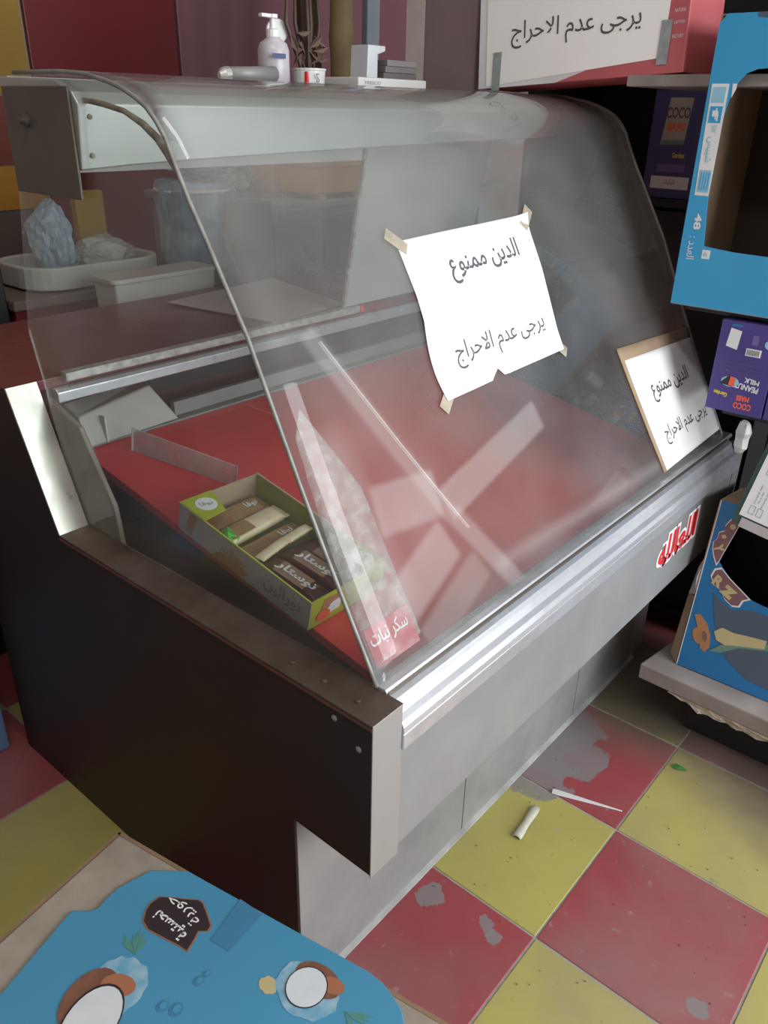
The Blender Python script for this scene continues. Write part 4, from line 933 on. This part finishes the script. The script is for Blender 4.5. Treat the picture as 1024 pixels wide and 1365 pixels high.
bag('plastic_bag', (.17, 1.67, 1.03), (.055, .06, .095), blue_film, 'crumpled bluish clear plastic bag standing on the enamel tray', 3)
bag('plastic_bag', (.31, 1.67, .985), (.085, .07, .045), grey_film, 'low grey clear plastic bag spread over the right of the enamel tray', 8)
bag('plastic_bag', (.57, 1.58, 1.215), (.085, .08, .035), grey_film, 'grey clear plastic bag lying on the film lined bin', 12)
bag('plastic_bag', (.84, 1.78, 1.172), (.09, .10, .075), grey_film, 'bulky grey clear plastic bag at the back of the steel table', 17)
boxed('amber_card', (.34, .43, 1.82, 1.85), (.926, 1.13), wall_yel, 'dull yellow card standing behind the enamel tray', 'card')
# dark things and the blue carton left behind the end panel
boxed('pale_blue_carton', (-.80, -.39, 1.18, 1.47), (.002, .36), mat('pale_blue_card', (.10, .19, .33), .6, 0, (.08, .15, .27), 5, .7), 'pale blue carton on the floor behind the dark end panel', 'carton')
boxed('dark_blue_crate', (-.82, -.385, 1.19, 1.46), (.362, .62), mat('dark_blue_crate_plastic', (.03, .045, .075), .5), 'dark blue crate on top of the pale blue carton', 'crate')
boxed('dark_storage_box', (-.45, -.035, 1.54, 1.95), (.0, 1.01), near_black, 'black box beside the red base cabinet', 'box')

# ---------------------------------------------------------------- table carton with blue coconut carton, front left
e1 = V((.173, -.985, 0)).normalized(); e2 = V((-.985, -.173, 0)).normalized()
TB = Fr((-.5335, .4300, 0), e1, e2); TB.z = V((0, 0, 1))
tb = thing('low_board_table', (-.80, .05, 0), 'low cream topped board table with a brown edge, front left corner', 'table')
MB(TB).box(.004, .80, .004, .70, .355, .400).build('top_board', mat('cream_worn_board', (.34, .30, .245), .7, 0, (.23, .19, .15), 22, .8), tb, bevel=.003)
MB(TB).box(0, .80, -.0015, .004, .350, .3985).build('edge_band', board_dark, tb)
MB(TB).box(-.0015, .004, 0, .70, .350, .3985).build('edge_band', board_dark, tb)
for a_ in (.03, .73):
    for b_ in (.03, .63): MB(TB).box(a_, a_+.045, b_, b_+.045, 0, .355).build('leg', board_dark, tb)
bcn = thing('flattened_blue_carton', (-.62, .12, .4005), 'flattened light blue carton with coconut prints lying on the low board table', 'carton')
outl = [(-.530, .318), (-.5117, .2963), (-.4565, .0131), (-.4555, -.010), (-.4605, -.0322), (-.4665, -.050), (-.4791, -.0646), (-.495, -.40), (-1.0, -.42), (-1.02, .28), (-.7644, .3227), (-.66, .358), (-.650, .360), (-.6339, .3416), (-.625, .338), (-.610, .343), (-.5886, .3449), (-.5443, .335)]
MB().plate(outl, [], .004, 2, .4006).build('panel', cyan_dull, bcn, bevel=.0012)
B2 = Fr((0, 0, .4047))
def bd(poly, m, lift=.0001, nm='printed_patch', t=.0004): return MB(B2).plate(poly, [], t, 2, lift).build(nm, m, bcn)
bd([(-.4936, .2074), (-.489, .168), (-.5523, .1601), (-.5579, .1898)], cyan_line)
# badge
badge = [(-.5862, .2860), (-.5760, .2905), (-.5625, .2893), (-.552, .276), (-.543, .262), (-.5320, .2475), (-.5310, .240), (-.538, .222), (-.5450, .2060), (-.5525, .2035), (-.5600, .2120), (-.5700, .2070), (-.5861, .2010), (-.5880, .214), (-.5935, .235), (-.6000, .262), (-.597, .276)]
cxb, cyb = -.566, .247
bd([(cxb+(x-cxb)*1.06, cyb+(y-cyb)*1.06) for x, y in badge], badge_rim); bg_ = bd(badge, choc_badge, .0005, 'badge')
ar = math.atan2(-(.985), .173)      # along the table edge, print reads from the far side
bdf = Fr((-.566, .247, .4047), (0.12, -1, 0), (1, .12, 0))
bdf.z = V((0, 0, 1))
put_text('حورية', on(bdf, .0014), -.002, .012, .058, .020, white_print, bcn, rot=math.pi-.05, bold=.005)
put_text('نحستية', on(bdf, .0014), -.000, -.012, .056, .020, white_print, bcn, rot=math.pi-.05, bold=.02)
# coconut right
def coco(cx, cy_, r, rot, k_=1.):
    bd(ell(cx-.002, cy_-.006, r*1.35, r*1.45, 30, jit=.05), haze_p, .0001)
    bd(ell(cx+r*.38, cy_+.016*0-.004, r*1.02, r*1.08, 26, rot), husk, .0006, 'printed_husk'); bd(ell(cx, cy_, r*1.04, r*1.12*k_, 26, rot), choc_badge, .0011); bd(ell(cx, cy_, r*.98, r*1.06*k_, 26, rot), bone, .0016, 'printed_flesh')
def fronds(cx, cy_, n, r, a0, a1):
    for q in range(n):
        a = random.uniform(a0, a1); l_ = r*random.uniform(.5, 1); wv = .0025
        bd([(cx, cy_), (cx+l_*.6*math.cos(a+.12), cy_+l_*.6*math.sin(a+.12)), (cx+l_*math.cos(a), cy_+l_*math.sin(a)), (cx+l_*.6*math.cos(a-.12), cy_+l_*.6*math.sin(a-.12))], frond, .00005+.00002*q, 'printed_frond', t=.0002)
fronds(-.512, .000, 14, .035, -2.2, -.9); fronds(-.632, .245, 16, .036, .2, 1.6)
# right coconut
bd(ell(-.522, .052, .034, .042, 30, jit=.06), haze_p); bd(ell(-.505, .050, .019, .032, 24, .1), husk, .0006, 'printed_husk')
bd(ell(-.499, .032, .010, .016, 16, .3), husk_lt, .0009); bd(ell(-.521, .054, .0262, .0255, 26), choc_badge, .0012); bd(ell(-.5212, .054, .0248, .0242, 26), bone, .0017, 'printed_flesh')
bd(ell(-.549, .091, .010, .012, 16, jit=.1), straw_p, .00005)
# left coconut
bd(ell(-.672, .228, .040, .036, 30, jit=.06), haze_p); bd(ell(-.700, .238, .040, .030, 24, .3), husk, .0006, 'printed_husk'); bd(ell(-.668, .226, .014, .022, 20, .5), husk_lt, .0008, 'printed_husk')
bd(ell(-.712, .213, .045, .032, 26, .35), choc_badge, .0012); bd(ell(-.713, .212, .043, .0302, 26, .35), bone, .0017, 'printed_flesh')
# droplets
for (x, y, r) in ((-.601, .158, .007), (-.589, .158, .005), (-.648, .165, .008), (-.640, .150, .009)): bd(ell(x, y, r, r*.85, 16), cyan_line, .0001, 'printed_droplet'); bd(ell(x+.001, y, r*.6, r*.5, 12), cyan_dull, .0006)
